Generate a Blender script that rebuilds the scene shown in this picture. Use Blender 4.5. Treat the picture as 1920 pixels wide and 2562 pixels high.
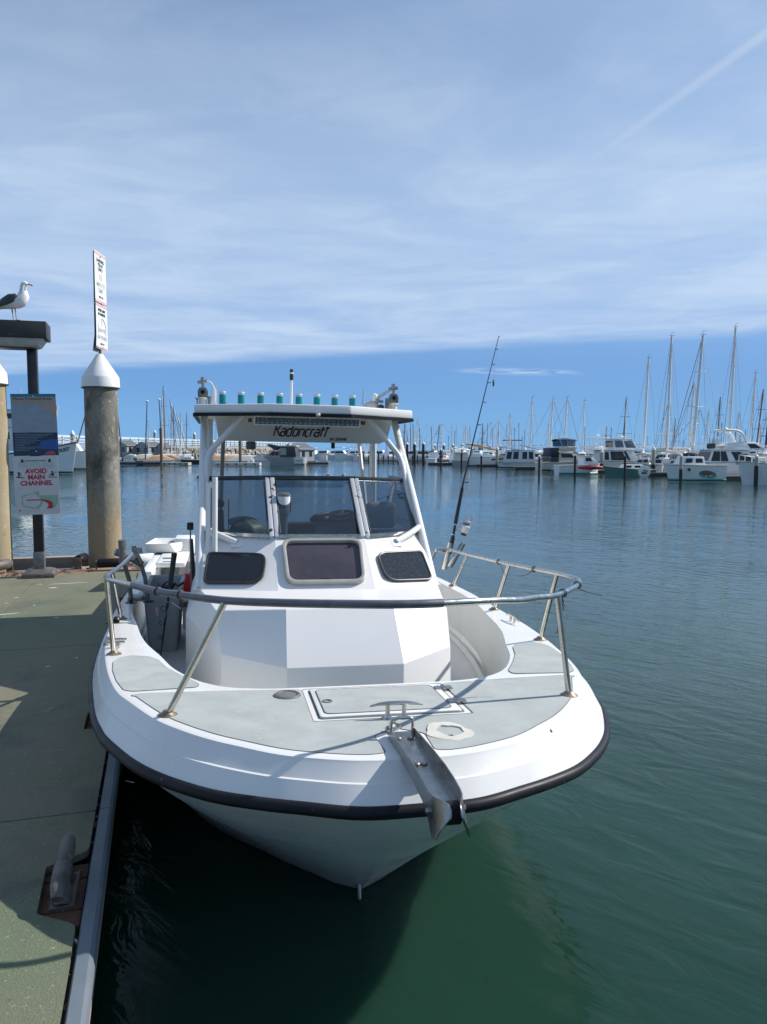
import bpy, bmesh, math, random
from mathutils import Vector, Matrix
R=math.radians
rnd=random.Random(7)
for o in list(bpy.data.objects): bpy.data.objects.remove(o)
S=bpy.context.scene
COL=S.collection
# ------------------------------------------------------------------ camera
CAMH=2.1; FPX=1924.0; PITCH=math.atan((1281-1128)/FPX)
cam=bpy.data.cameras.new('camera'); co=bpy.data.objects.new('camera',cam); COL.objects.link(co)
co.location=(0,0,CAMH); co.rotation_euler=(R(90)-PITCH,0,0)
cam.sensor_fit='VERTICAL'; cam.sensor_height=36.0; cam.sensor_width=36.0; cam.lens=36*FPX/2562
cam.clip_start=.05; cam.clip_end=20000
S.camera=co
# ------------------------------------------------------------------ world
SUN=Vector((math.cos(R(18)),math.sin(R(18)),math.tan(R(39.5)))).normalized()
SUN_EL=math.asin(SUN.z); SUN_AZ=math.atan2(SUN.x,SUN.y)
W=bpy.data.worlds.new('World'); S.world=W; W.use_nodes=True
nt=W.node_tree; N=nt.nodes; L=nt.links; N.clear()
def nd(t,**k):
    n=N.new(t)
    for a,b in k.items(): setattr(n,a,b)
    return n
def mth(op,a,b=None,c=None,clamp=False):
    n=nd('ShaderNodeMath',operation=op,use_clamp=clamp)
    for i,v in enumerate((a,b,c)):
        if v is None: continue
        if isinstance(v,(int,float)): n.inputs[i].default_value=v
        else: L.new(v,n.inputs[i])
    return n.outputs[0]
def mrange(v,a,b,c=0.,d=1.,smooth=True):
    n=nd('ShaderNodeMapRange',interpolation_type='SMOOTHSTEP' if smooth else 'LINEAR')
    L.new(v,n.inputs[0])
    for i,x in enumerate((a,b,c,d)): n.inputs[i+1].default_value=x
    return n.outputs[0]
def mixc(f,a,b):
    n=nd('ShaderNodeMix',data_type='RGBA')
    for s,v in ((0,f),(6,a),(7,b)):
        if isinstance(v,(int,float)): n.inputs[s].default_value=v
        elif isinstance(v,tuple): n.inputs[s].default_value=(*v,1)
        else: L.new(v,n.inputs[s])
    return n.outputs[2]
sky=nd('ShaderNodeTexSky',sky_type='NISHITA'); sky.sun_disc=False
sky.sun_elevation=SUN_EL; sky.sun_rotation=SUN_AZ
sky.altitude=0; sky.air_density=1.0; sky.dust_density=0.0; sky.ozone_density=1.0
tc=nd('ShaderNodeTexCoord'); sx=nd('ShaderNodeSeparateXYZ'); L.new(tc.outputs['Generated'],sx.inputs[0])
zz=mth('MAXIMUM',sx.outputs[2],.035)
px=mth('DIVIDE',sx.outputs[0],zz); py=mth('DIVIDE',sx.outputs[1],zz)
cv=nd('ShaderNodeCombineXYZ'); L.new(px,cv.inputs[0]); L.new(py,cv.inputs[1])
def noise(vec,scale,detail,rough,dist=0.,sc=(1,1,1),rot=0.,off=(0,0,0)):
    m=nd('ShaderNodeMapping'); m.inputs['Scale'].default_value=sc; m.inputs['Rotation'].default_value=(0,0,rot); m.inputs['Location'].default_value=off
    L.new(vec,m.inputs[0])
    n=nd('ShaderNodeTexNoise'); n.inputs['Scale'].default_value=scale; n.inputs['Detail'].default_value=detail
    n.inputs['Roughness'].default_value=rough; n.inputs['Distortion'].default_value=dist
    L.new(m.outputs[0],n.inputs['Vector']); return n.outputs['Fac']
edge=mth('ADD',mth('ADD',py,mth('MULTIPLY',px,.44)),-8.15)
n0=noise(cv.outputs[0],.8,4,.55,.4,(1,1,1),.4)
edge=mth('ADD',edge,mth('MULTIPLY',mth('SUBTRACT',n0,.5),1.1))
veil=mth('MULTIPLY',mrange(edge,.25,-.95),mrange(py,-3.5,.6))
n1=noise(cv.outputs[0],.55,7,.52,.8,(.95,1.0,1),R(35),(3.1,.7,0))
n2=noise(cv.outputs[0],1.7,6,.58,.7,(.85,1.15,1),R(62),(7.,2.,0))
dist=mth('SQRT',mth('ADD',mth('MULTIPLY',px,px),mth('MULTIPLY',py,py)))
base=mrange(dist,1.0,3.4,.40,.90,True)
amp=mrange(dist,1.3,4.5,1.,.30)
dens=mth('ADD',base,mth('MULTIPLY',mth('MULTIPLY',mth('SUBTRACT',n1,.5),1.05),amp))
dens=mth('ADD',dens,mth('MULTIPLY',mth('MULTIPLY',mth('SUBTRACT',n2,.5),.5),amp))
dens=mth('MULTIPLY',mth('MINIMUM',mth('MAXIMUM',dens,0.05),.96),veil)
# small wisp in the blue gap
wx=mth('DIVIDE',mth('ADD',px,-1.75),.62); wy=mth('DIVIDE',mth('ADD',mth('ADD',py,mth('MULTIPLY',px,-.25)),-9.45),.34)
wr=mth('ADD',mth('MULTIPLY',wx,wx),mth('MULTIPLY',wy,wy))
n3=noise(cv.outputs[0],2.1,5,.6,1.0,(1,.8,1),.3)
wisp=mth('MULTIPLY',mrange(wr,2.6,.1),mrange(n3,.34,.66,.0,.8))
# contrail
cd=mth('ABSOLUTE',mth('ADD',mth('ADD',mth('MULTIPLY',px,.971),mth('MULTIPLY',py,.24)),-1.355))
cd=mth('ADD',cd,mth('MULTIPLY',mth('SUBTRACT',n2,.5),.012))
ct=mth('MULTIPLY',mrange(cd,.032,.0),mrange(py,3.1,1.9,0,.30))
ct=mth('MULTIPLY',ct,mrange(px,.3,.6))
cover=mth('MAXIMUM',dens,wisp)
ccol=mixc(mrange(mth('ADD',mth('MULTIPLY',n1,.6),mth('MULTIPLY',n2,.4)),.36,.66),(3.4,4.65,6.75),(4.75,5.85,7.4))
lowband=mrange(sx.outputs[2],.0,.16,1.,0.)
skyc=mixc(1.0,sky.outputs[0],(1,1,1)); skyc.node.blend_type='MULTIPLY'
skyc2=mixc(mrange(sx.outputs[2],0.02,.34,1.,0.),skyc,mixc(mrange(sx.outputs[2],.01,.13),(1.7,3.6,6.2),(.75,2.3,5.6)))
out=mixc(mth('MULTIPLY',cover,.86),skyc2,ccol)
out=mixc(ct,out,(5.4,6.1,7.2))
bg=nd('ShaderNodeBackground'); bg.inputs[1].default_value=.108; L.new(out,bg.inputs[0])
wo=nd('ShaderNodeOutputWorld'); L.new(bg.outputs[0],wo.inputs[0])
# ------------------------------------------------------------------ sun
sl=bpy.data.lights.new('sun','SUN'); sl.energy=4.7; sl.angle=R(.53); sl.color=(1,.955,.89)
so=bpy.data.objects.new('sun',sl); COL.objects.link(so); so.rotation_euler=SUN.to_track_quat('Z','Y').to_euler(); so.location=(30,-5,40)
S.view_settings.view_transform='Standard'; S.view_settings.look='None'; S.view_settings.gamma=1; S.view_settings.exposure=.22
S.view_settings.use_curve_mapping=False
S.render.engine='CYCLES'
# ------------------------------------------------------------------ materials
def mat(name,col,rough=.5,metal=0.,col2=None,nscale=6.,mixlo=.4,mixhi=.65,bump=0.,bscale=40.,rvar=0.,spec=.5,sc=(1,1,1),detail=6,coat=0.,stain=None,emis=None):
    m=bpy.data.materials.new(name); m.use_nodes=True; t=m.node_tree; b=t.nodes['Principled BSDF']
    b.inputs['Base Color'].default_value=(*col,1); b.inputs['Roughness'].default_value=rough; b.inputs['Metallic'].default_value=metal
    b.inputs['Specular IOR Level'].default_value=spec; b.inputs['Coat Weight'].default_value=coat
    co=t.nodes.new('ShaderNodeTexCoord'); mp=t.nodes.new('ShaderNodeMapping'); mp.inputs['Scale'].default_value=sc
    t.links.new(co.outputs['Object'],mp.inputs[0])
    def nz(scale,detail=6,rough=.6,dist=0.):
        n=t.nodes.new('ShaderNodeTexNoise'); n.inputs['Scale'].default_value=scale; n.inputs['Detail'].default_value=detail; n.inputs['Roughness'].default_value=rough
        n.inputs['Distortion'].default_value=dist; t.links.new(mp.outputs[0],n.inputs['Vector']); return n.outputs['Fac']
    def mr(v,a,b_,c=0.,d=1.):
        n=t.nodes.new('ShaderNodeMapRange'); t.links.new(v,n.inputs[0])
        for i,x in enumerate((a,b_,c,d)): n.inputs[i+1].default_value=x
        return n.outputs[0]
    def mx(f,a,b_):
        n=t.nodes.new('ShaderNodeMix'); n.data_type='RGBA'; t.links.new(f,n.inputs[0])
        for s,v in ((6,a),(7,b_)):
            if isinstance(v,tuple): n.inputs[s].default_value=(*v,1)
            else: t.links.new(v,n.inputs[s])
        return n.outputs[2]
    c=None
    if col2 is not None:
        c=mx(mr(nz(nscale,detail),mixlo,mixhi),col,col2)
    if stain:
        for (sc_,lo,hi,scol) in stain:
            c=mx(mr(nz(sc_,8,.65,.6),lo,hi),c if c is not None else col,scol)
    if c is not None: t.links.new(c,b.inputs['Base Color'])
    if rvar: t.links.new(mr(nz(nscale*1.7),.3,.7,max(.02,rough-rvar),rough+rvar),b.inputs['Roughness'])
    if bump:
        bp=t.nodes.new('ShaderNodeBump'); bp.inputs['Strength'].default_value=bump; bp.inputs['Distance'].default_value=.01
        t.links.new(nz(bscale,4),bp.inputs['Height']); t.links.new(bp.outputs[0],b.inputs['Normal'])
    if emis: b.inputs['Emission Color'].default_value=(*emis,1); b.inputs['Emission Strength'].default_value=1
    return m
M={}
M['gel']=mat('white_gelcoat',(.75,.74,.715),.28,0,(.70,.69,.665),2.5,.45,.8,.02,60,.06,stain=[(9,.66,.8,(.66,.65,.61))])
M['gelhull']=mat('hull_gelcoat',(.74,.75,.73),.3,0,(.64,.66,.63),1.6,.4,.75,.02,50,.08,sc=(1,1,2.2),stain=[(5,.62,.85,(.52,.55,.50))])
M['well']=mat('cockpit_gelcoat',(.62,.635,.625),.5,0,(.59,.605,.595),3,.4,.7,.0,70,.05)
M['cab']=mat('cabin_paint',(.74,.73,.71),.35,0,(.71,.70,.68),1.8,.4,.8,.015,40,.06,stain=[(14,.68,.8,(.70,.70,.68))])
M['alu']=mat('white_painted_tube',(.72,.72,.71),.3,0,(.67,.67,.65),9,.45,.75,.02,60)
M['non']=mat('nonskid_grey',(.40,.432,.418),.75,0,(.345,.372,.36),7,.35,.7,.28,380,.08,stain=[(3.2,.5,.75,(.455,.48,.47)),(26,.62,.72,(.50,.535,.525)),(17,.66,.74,(.30,.33,.32))])
M['ss']=mat('stainless',(.62,.59,.54),.22,1,(.48,.43,.36),14,.42,.75,.03,90,.1)
M['chute']=mat('chute_steel',(.40,.40,.39),.30,1,(.27,.26,.24),9,.35,.7,.05,60,.1)
M['ssd']=mat('stainless_dull',(.42,.41,.39),.32,1,(.30,.28,.25),11,.4,.7,.06,60,.1)
M['sleeve']=mat('grey_rail_sleeve',(.17,.17,.19),.38,.4,(.12,.12,.13),20,.4,.7)
M['rust']=mat('rusty_base',(.30,.26,.21),.45,.7,(.17,.10,.06),24,.48,.68,.1,90)
M['rub']=mat('black_rubber',(.009,.009,.012),.45,0,(.018,.018,.022),5,.4,.7,.04,50,.08,.22)
M['blk']=mat('black_plastic',(.015,.016,.018),.4,0,(.03,.03,.032),9,.4,.7,.03,60)
M['groove']=mat('dark_groove',(.16,.165,.16),.8,0,(.10,.10,.10),20); M['gutter']=mat('hatch_gutter',(.20,.205,.20),.8,0,(.12,.12,.12),20)
M['silv']=mat('peeling_frame',(.55,.56,.57),.4,.35,(.03,.03,.03),19,.62,.635,.15,50,0,detail=8)
M['frm']=mat('black_window_frame',(.02,.022,.022),.35,0,(.05,.055,.05),10,.45,.7)
M['rim']=mat('beige_window_rim',(.40,.39,.36),.4,.2,(.34,.33,.30),8,.4,.7)
M['dkglass']=mat('dark_tinted_glass',(.006,.008,.012),.04,0,(.012,.014,.02),2,.3,.7,0,10,0,.6)
M['pglass']=mat('violet_glass_painted_reflection',(.060,.052,.066),.05,0,(.014,.014,.02),1.3,.38,.62)  # lighter mauve areas painted in for curtains and reflections in the pane
M['fleck']=mat('speckled_glass',(.02,.022,.026),.08,0,(.042,.05,.054),60,.5,.65,0,10,0,.6)
M['teal']=mat('teal_tube',(.0,.21,.23),.3,0,(.0,.14,.16),7,.4,.7,.02,50)
M['cream']=mat('cream_plastic',(.66,.63,.56),.45,0,(.55,.51,.43),8,.4,.7)
M['gry']=mat('grey_metal',(.22,.22,.21),.4,.5,(.13,.13,.13),16,.4,.7,.05,60)
M['white']=mat('white_plastic',(.80,.80,.78),.4,0,(.72,.72,.69),6,.45,.75,.02,40)
M['bin']=mat('grey_bin',(.37,.40,.41),.6,0,(.31,.34,.35),6,.4,.7,.06,60,stain=[(16,.66,.74,(.15,.17,.17))])
M['red']=mat('red_plastic',(.62,.02,.025),.4,0,(.5,.015,.02),5,.4,.7)
M['mauve']=mat('mauve_panel',(.36,.31,.31),.6,0,(.31,.27,.27),5)
M['wood']=mat('weathered_timber',(.30,.19,.12),.85,0,(.17,.10,.065),5,.35,.65,.3,40,sc=(1,6,6),stain=[(9,.6,.75,(.40,.30,.22))])
M['plank']=mat('pale_plank',(.42,.33,.27),.85,0,(.33,.25,.2),6,.35,.65,.2,40,sc=(1,5,5))
M['rustwood']=mat('rusty_recess',(.15,.07,.04),.85,0,(.06,.035,.025),9,.35,.62,.5,60,stain=[(22,.6,.72,(.33,.13,.04))])
M['galv']=mat('galvanised_cleat',(.17,.155,.14),.6,.35,(.09,.08,.075),12,.35,.65,.3,60,stain=[(30,.58,.7,(.26,.22,.17))])
M['bull']=mat('blue_grey_edge',(.15,.178,.21),.5,0,(.11,.135,.16),4,.35,.7,.06,40,.1,stain=[(18,.64,.74,(.33,.36,.38)),(7,.6,.8,(.11,.13,.16))])
M['fasc']=mat('dock_side',(.03,.035,.035),.8,0,(.015,.02,.02),6)
M['lampm']=mat('bronze_lamp',(.035,.032,.028),.45,.2,(.05,.047,.042),8,.4,.7,.05,50,stain=[(40,.68,.72,(.3,.3,.28))])
M['lens']=mat('lamp_lens',(.42,.43,.42),.35,0,(.32,.33,.32),6)
M['post']=mat('black_post',(.016,.016,.02),.4,.2,(.03,.03,.035),5,.4,.7,.05,50,stain=[(24,.69,.72,(.25,.24,.22))])
M['capw']=mat('pile_cap_white',(.80,.80,.78),.4,0,(.72,.72,.69),4,.45,.8,.03,40,stain=[(11,.68,.78,(.55,.53,.48))])
M['signw']=mat('sign_white',(.74,.77,.76),.4,0,(.66,.69,.69),4,.4,.7)
M['signg']=mat('sign_grey_white',(.60,.60,.60),.42,0,(.52,.52,.52),3,.4,.7)
M['ink']=mat('black_ink',(.02,.02,.022),.5,0,(.03,.03,.03),9)
M['inkf']=mat('faded_ink',(.50,.49,.49),.5,0,(.60,.58,.58),9)
M['redf']=mat('faded_red',(.62,.38,.36),.5,0,(.7,.5,.48),9)
M['redink']=mat('red_ink',(.50,.02,.05),.45,0,(.42,.02,.05),9)
M['greenf']=mat('faded_green',(.40,.52,.45),.5,0,(.48,.56,.51),9)
M['mapg']=mat('map_green',(.25,.44,.32),.5,0,(.28,.46,.34),9)
def flat(n,c,**k):
    if n not in M: M[n]=mat(n,c,.5,0,tuple(min(1,x*.88) for x in c),8,**k)
    return M[n]
def glassmat(name,tint,gl=.06):
    m=bpy.data.materials.new(name); m.use_nodes=True; t=m.node_tree; t.nodes.clear()
    o=t.nodes.new('ShaderNodeOutputMaterial'); tr=t.nodes.new('ShaderNodeBsdfTransparent'); tr.inputs[0].default_value=(*tint,1)
    g=t.nodes.new('ShaderNodeBsdfGlossy'); g.inputs['Roughness'].default_value=.02; g.inputs[0].default_value=(.9,.95,1,1)
    lw=t.nodes.new('ShaderNodeLayerWeight'); lw.inputs[0].default_value=.5; f=t.nodes.new('ShaderNodeMath'); f.operation='POWER'; f.inputs[1].default_value=4.5; t.links.new(lw.outputs['Facing'],f.inputs[0]); a=t.nodes.new('ShaderNodeMath'); a.operation='ADD'; a.inputs[1].default_value=gl
    nz=t.nodes.new('ShaderNodeTexNoise'); nz.inputs['Scale'].default_value=3; 
    mu=t.nodes.new('ShaderNodeMath'); mu.operation='MULTIPLY_ADD'; mu.inputs[1].default_value=.05; mu.inputs[2].default_value=gl-.025
    t.links.new(nz.outputs['Fac'],mu.inputs[0]); t.links.new(mu.outputs[0],a.inputs[1])
    x=t.nodes.new('ShaderNodeMixShader'); t.links.new(f.outputs[0],a.inputs[0]); t.links.new(a.outputs[0],x.inputs[0])
    t.links.new(tr.outputs[0],x.inputs[1]); t.links.new(g.outputs[0],x.inputs[2]); t.links.new(x.outputs[0],o.inputs[0]); return m
M['glass']=glassmat('tinted_windshield_glass',(.27,.32,.35),.085)
# ------------------------------------------------------------------ mesh helpers
def catmull(P,k=4,closed=False):
    P=[Vector(p) for p in P]; n=len(P); out=[]
    for i in range(n if closed else n-1):
        p0=P[(i-1)%n] if closed or i>0 else P[0]*2-P[1]
        p1=P[i]; p2=P[(i+1)%n]
        p3=P[(i+2)%n] if closed or i+2<n else P[-1]*2-P[-2]
        for j in range(k):
            t=j/k
            out.append(.5*((2*p1)+(p2-p0)*t+(2*p0-5*p1+4*p2-p3)*t*t+(3*p1-p0-3*p2+p3)*t**3))
    if not closed: out.append(P[-1])
    return out
def rpoly(P,r,n=4):
    out=[]; P=[Vector(p[:2]) for p in P]; m=len(P)
    for i in range(m):
        rr=r[i] if isinstance(r,(list,tuple)) else r
        a,b,c=P[i-1],P[i],P[(i+1)%m]
        if rr<=0: out.append((b.x,b.y)); continue
        u=(a-b); v=(c-b); d=min(rr,u.length*.45,v.length*.45); u.normalize(); v.normalize()
        for j in range(n+1):
            t=j/n; q=(b+u*d)*(1-t)**2+b*2*t*(1-t)+(b+v*d)*t*t; out.append((q.x,q.y))
    return out
class MB:
    def __init__(s): s.v=[]; s.f=[]; s.m=[]
    def add(s,v,f,mi=0):
        o=len(s.v); s.v+=[tuple(x) for x in v]; s.f+=[tuple(i+o for i in q) for q in f]; s.m+=[mi]*len(f); return s
    def box(s,c,d,rot=None,mi=0):
        x,y,z=(k/2 for k in d); v=[Vector((a,b,e)) for e in(-z,z) for b in(-y,y) for a in(-x,x)]
        if rot is not None: v=[rot@k for k in v]
        return s.add([k+Vector(c) for k in v],[(0,2,3,1),(4,5,7,6),(0,1,5,4),(2,6,7,3),(0,4,6,2),(1,3,7,5)],mi)
    def tube(s,P,r,n=8,closed=False,cap=True,mi=0):
        P=[Vector(p) for p in P]; m=len(P); rr=r if isinstance(r,(list,tuple)) else [r]*m
        T=[]
        for i in range(m):
            a=P[(i-1)%m] if closed or i>0 else P[i]; b=P[(i+1)%m] if closed or i<m-1 else P[i]
            t=(b-a); T.append(t.normalized() if t.length>1e-9 else Vector((0,0,1)))
        up=Vector((0,0,1)) if abs(T[0].z)<.9 else Vector((1,0,0))
        u=(up-T[0]*up.dot(T[0])).normalized(); V=[]
        for i in range(m):
            u=u-T[i]*u.dot(T[i])
            if u.length<1e-6: u=T[i].orthogonal()
            u.normalize(); w=T[i].cross(u)
            for k in range(n):
                a=2*math.pi*k/n; V.append(P[i]+(u*math.cos(a)+w*math.sin(a))*rr[i])
        F=[]
        for i in range(m if closed else m-1):
            j=(i+1)%m
            for k in range(n):
                l=(k+1)%n; F.append((i*n+k,i*n+l,j*n+l,j*n+k))
        if cap and not closed: F.append(tuple(reversed(range(n)))); F.append(tuple(range((m-1)*n,m*n)))
        return s.add(V,F,mi)
    def lathe(s,prof,c=(0,0,0),n=24,mi=0,rot=None):
        V=[];F=[];m=len(prof)
        for r,z in prof:
            for k in range(n):
                a=2*math.pi*k/n; q=Vector((r*math.cos(a),r*math.sin(a),z)); V.append((rot@q if rot else q)+Vector(c))
        for i in range(m-1):
            for k in range(n):
                l=(k+1)%n; F.append((i*n+k,i*n+l,(i+1)*n+l,(i+1)*n+k))
        if prof[0][0]>1e-6: F.append(tuple(reversed(range(n))))
        if prof[-1][0]>1e-6: F.append(tuple(range((m-1)*n,m*n)))
        return s.add(V,F,mi)
    def prism(s,poly,f0,f1,mi=0,fn=None):
        # poly: 2d points; fn(x,y,w)->3d ; default z=w
        fn=fn or (lambda x,y,w:(x,y,w)); n=len(poly)
        z0=f0 if callable(f0) else (lambda x,y:f0); z1=f1 if callable(f1) else (lambda x,y:f1)
        V=[fn(x,y,z0(x,y)) for x,y in poly]+[fn(x,y,z1(x,y)) for x,y in poly]
        F=[tuple(reversed(range(n))),tuple(range(n,2*n))]+[(i,(i+1)%n,n+(i+1)%n,n+i) for i in range(n)]
        return s.add(V,F,mi)
    def ring(s,pa,pb,f0,f1,fn=None,mi=0):
        # tube-like frame between two outlines with same count
        fn=fn or (lambda x,y,w:(x,y,w)); n=len(pa)
        V=[fn(x,y,f0) for x,y in pa]+[fn(x,y,f1) for x,y in pa]+[fn(x,y,f1) for x,y in pb]+[fn(x,y,f0) for x,y in pb]
        F=[]
        for i in range(n):
            j=(i+1)%n
            for a,b in((0,1),(1,2),(2,3),(3,0)): F.append((a*n+i,a*n+j,b*n+j,b*n+i))
        return s.add(V,F,mi)
    def loft(s,rings,closed=True,cap=(True,True),mi=0):
        n=len(rings[0]); V=[p for r in rings for p in r]; F=[]
        for i in range(len(rings)-1):
            for k in range(n if closed else n-1):
                l=(k+1)%n; F.append((i*n+k,i*n+l,(i+1)*n+l,(i+1)*n+k))
        if cap[0]: F.append(tuple(reversed(range(n))))
        if cap[1]: F.append(tuple(range((len(rings)-1)*n,len(rings)*n)))
        return s.add(V,F,mi)
    def mesh(s,name,mats,bevel=0,ang=35,seg=2):
        me=bpy.data.meshes.new(name); me.from_pydata(s.v,[],s.f)
        for m in (mats if isinstance(mats,(list,tuple)) else [mats]): me.materials.append(M[m] if isinstance(m,str) else m)
        me.polygons.foreach_set('material_index',s.m)
        b=bmesh.new(); b.from_mesh(me)
        bmesh.ops.remove_doubles(b,verts=b.verts,dist=1e-5)
        bmesh.ops.recalc_face_normals(b,faces=b.faces)
        if bevel:
            ed=[e for e in b.edges if e.is_manifold and e.calc_face_angle(0)>R(30)]
            bmesh.ops.bevel(b,geom=ed,offset=bevel,segments=seg,affect='EDGES',profile=.5,clamp_overlap=True)
        for f in b.faces: f.smooth=True
        for e in b.edges: e.smooth= not(e.is_manifold and e.calc_face_angle(0)>R(ang))
        b.to_mesh(me); b.free(); return me
    def build(s,name,mats,parent=None,bevel=0,ang=35,seg=2,**k):
        return link(name,s.mesh(name,mats,bevel,ang,seg),parent,**k)
def link(name,data,parent=None,loc=None,rot=None,label=None,cat=None,group=None,kind=None):
    o=bpy.data.objects.new(name,data); COL.objects.link(o)
    if parent: o.parent=parent
    if loc is not None: o.location=loc
    if rot is not None: o.rotation_euler=rot
    return tag(o,label,cat,group,kind)
def tag(o,label=None,cat=None,group=None,kind=None):
    if label: o['label']=label
    if cat: o['category']=cat
    if group: o['group']=group
    if kind: o['kind']=kind
    return o
def thing(name,label,cat,loc=(0,0,0),rz=0.,group=None): return link(name,None,None,loc,(0,0,rz),label,cat,group)
def copytree(o,parent=None):
    c=o.copy(); COL.objects.link(c)
    if parent: c.parent=parent
    for ch in list(o.children): copytree(ch,c)
    return c
def cyl(p0,p1,r,n=10): return MB().tube([p0,p1],r,n)
def text(txt,size,m,parent,mtx,name='lettering',ext=.001,align='CENTER',shear=0.,sp=1.,bold=0.):
    c=bpy.data.curves.new('t','FONT'); c.body=txt; c.size=size; c.align_x=align; c.align_y='CENTER'; c.extrude=ext; c.shear=shear; c.space_character=sp; c.offset=bold
    c.resolution_u=3
    o=bpy.data.objects.new('t',c); COL.objects.link(o); bpy.context.view_layer.update()
    me=bpy.data.meshes.new_from_object(o.evaluated_get(bpy.context.evaluated_depsgraph_get()))
    bpy.data.objects.remove(o); me.transform(mtx); me.materials.clear(); me.materials.append(M[m]); me.name=name
    return link(name,me,parent)
def world_at(sx,sy,z=0.):
    a=(sx-960)/FPX; b=(1281-sy)/FPX; c,s=math.cos(PITCH),math.sin(PITCH)
    d=Vector((a,c+b*s,-s+b*c)); t=(z-CAMH)/d.z; return Vector((d.x*t,d.y*t,z))
def col_at(sx,Y): return (sx-960)/FPX*Y*.9985
# ================================================================== SETTING
# water: one sheet to the horizon
def water_mat():
    m=bpy.data.materials.new('harbour_water'); m.use_nodes=True; t=m.node_tree; b=t.nodes['Principled BSDF']; l=t.links
    b.inputs['Roughness'].default_value=.03; b.inputs['IOR'].default_value=1.333; b.inputs['Subsurface Weight'].default_value=1.; b.inputs['Subsurface Radius'].default_value=(.25,.55,.45); b.inputs['Subsurface Scale'].default_value=1.6
    co=t.nodes.new('ShaderNodeTexCoord')
    def nz(scale,sc,rot,detail=3,rough=.5,dist=0.):
        mp=t.nodes.new('ShaderNodeMapping'); mp.vector_type='TEXTURE'; mp.inputs['Rotation'].default_value=(0,0,rot); mp.inputs['Scale'].default_value=sc
        l.new(co.outputs['Object'],mp.inputs[0]); n=t.nodes.new('ShaderNodeTexNoise'); n.inputs['Scale'].default_value=scale
        n.inputs['Detail'].default_value=detail; n.inputs['Roughness'].default_value=rough; n.inputs['Distortion'].default_value=dist
        l.new(mp.outputs[0],n.inputs['Vector']); return n.outputs['Fac']
    def mt(op,a,b_):
        n=t.nodes.new('ShaderNodeMath'); n.operation=op
        for i,v in enumerate((a,b_)):
            if isinstance(v,(int,float)): n.inputs[i].default_value=v
            else: l.new(v,n.inputs[i])
        return n.outputs[0]
    def mr(v,a,b_,c,d):
        n=t.nodes.new('ShaderNodeMapRange'); n.interpolation_type='SMOOTHSTEP'; l.new(v,n.inputs[0])
        for i,x in enumerate((a,b_,c,d)): n.inputs[i+1].default_value=x
        return n.outputs[0]
    rip=nz(6.0,(1,2.8,1),R(46),4,.52,.55)      # short wind ripples, crests running away to the right
    rip2=nz(9.0,(1,3.5,1),R(62),2,.5,.2)
    mid=nz(1.1,(1,3.2,1),R(35),3,.5,.3)
    big=nz(.22,(1,2.2,1),R(20),2,.5,0.)
    patch=mr(nz(.16,(1,2.5,1),R(-15),3,.5,.5),.36,.66,.25,1.)
    h=mt('ADD',mt('MULTIPLY',mt('ADD',mt('MULTIPLY',rip,.024),mt('MULTIPLY',rip2,.005)),patch),mt('ADD',mt('MULTIPLY',mid,.020),mt('MULTIPLY',big,.022)))
    bp=t.nodes.new('ShaderNodeBump'); bp.inputs['Strength'].default_value=1.; bp.inputs['Distance'].default_value=1.
    l.new(h,bp.inputs['Height']); l.new(bp.outputs[0],b.inputs['Normal'])
    mx=t.nodes.new('ShaderNodeMix'); mx.data_type='RGBA'; l.new(mr(nz(.3,(1,1,1),0,4),.35,.7,0,1),mx.inputs[0])
    mx.inputs[6].default_value=(.010,.040,.023,1); mx.inputs[7].default_value=(.015,.052,.035,1); l.new(mx.outputs[2],b.inputs['Base Color'])
    return m
M['water']=water_mat()
w=MB(); w.add([(-6000,-300,0),(6000,-300,0),(6000,9000,0),(-6000,9000,0)],[(0,1,2,3)]); w.build('water',['water'],kind='structure',label='calm green harbour water with fine ripples')
# ---------------- floating dock
def dock_mat():
    m=mat('green_nonskid_dock',(.128,.155,.092),.8,0,(.19,.165,.115),.42,.42,.60,.5,130,.08,
      stain=[(2.2,.54,.70,(.105,.115,.08)),(5.5,.62,.74,(.22,.215,.16)),(60,.60,.68,(.27,.31,.21)),(150,.62,.68,(.33,.36,.27)),(9,.66,.72,(.085,.085,.06)),(13,.70,.73,(.04,.042,.035)),(1.1,.56,.72,(.10,.105,.08))])
    return m
M['dock']=dock_mat()
DA=R(16.3)
dock=thing('floating_dock','green floating dock with blue-grey edge rail along the left','dock',(-.823,2.033,0),DA)
ZD=.5
d=MB(); d.box((-2.62,1.8,.115),(5.0,13.4,.62)); d.build('float_body',['fasc'],dock)
XE=-.083
n1=[(XE,.50),(-.221,.60),(-.23,.915),(XE,1.003)]; n2=[(XE,2.44),(-.228,2.45),(-.23,2.75),(XE,2.80)]; n3=[(XE,6.28),(-.228,6.30),(-.23,6.6),(XE,6.66)]
g=.004
def slab(poly,r,tz=ZD): return MB().prism(rpoly(poly,r,3),tz-.028,tz)
slab([(XE,-4.9),*n1,(XE,1.36-g),(-1.28+g,1.36-g),(-1.28+g,-4.9)],[0,.03,.01,.01,.03,.01,.01,0]).build('deck_panel',['dock'],dock)
slab([(XE,1.36+g),*n2,(XE,4.5-g),(-1.28+g,4.5-g),(-1.28+g,1.36+g)],[.01,.02,.01,.01,.02,.01,.01,.01]).build('deck_panel',['dock'],dock)
slab([(XE,4.5+g),*n3,(XE,8.5),(-1.28+g,8.5),(-1.28+g,4.5+g)],[.01,.02,.01,.01,.02,.01,.01,.01]).build('deck_panel',['dock'],dock)
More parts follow.
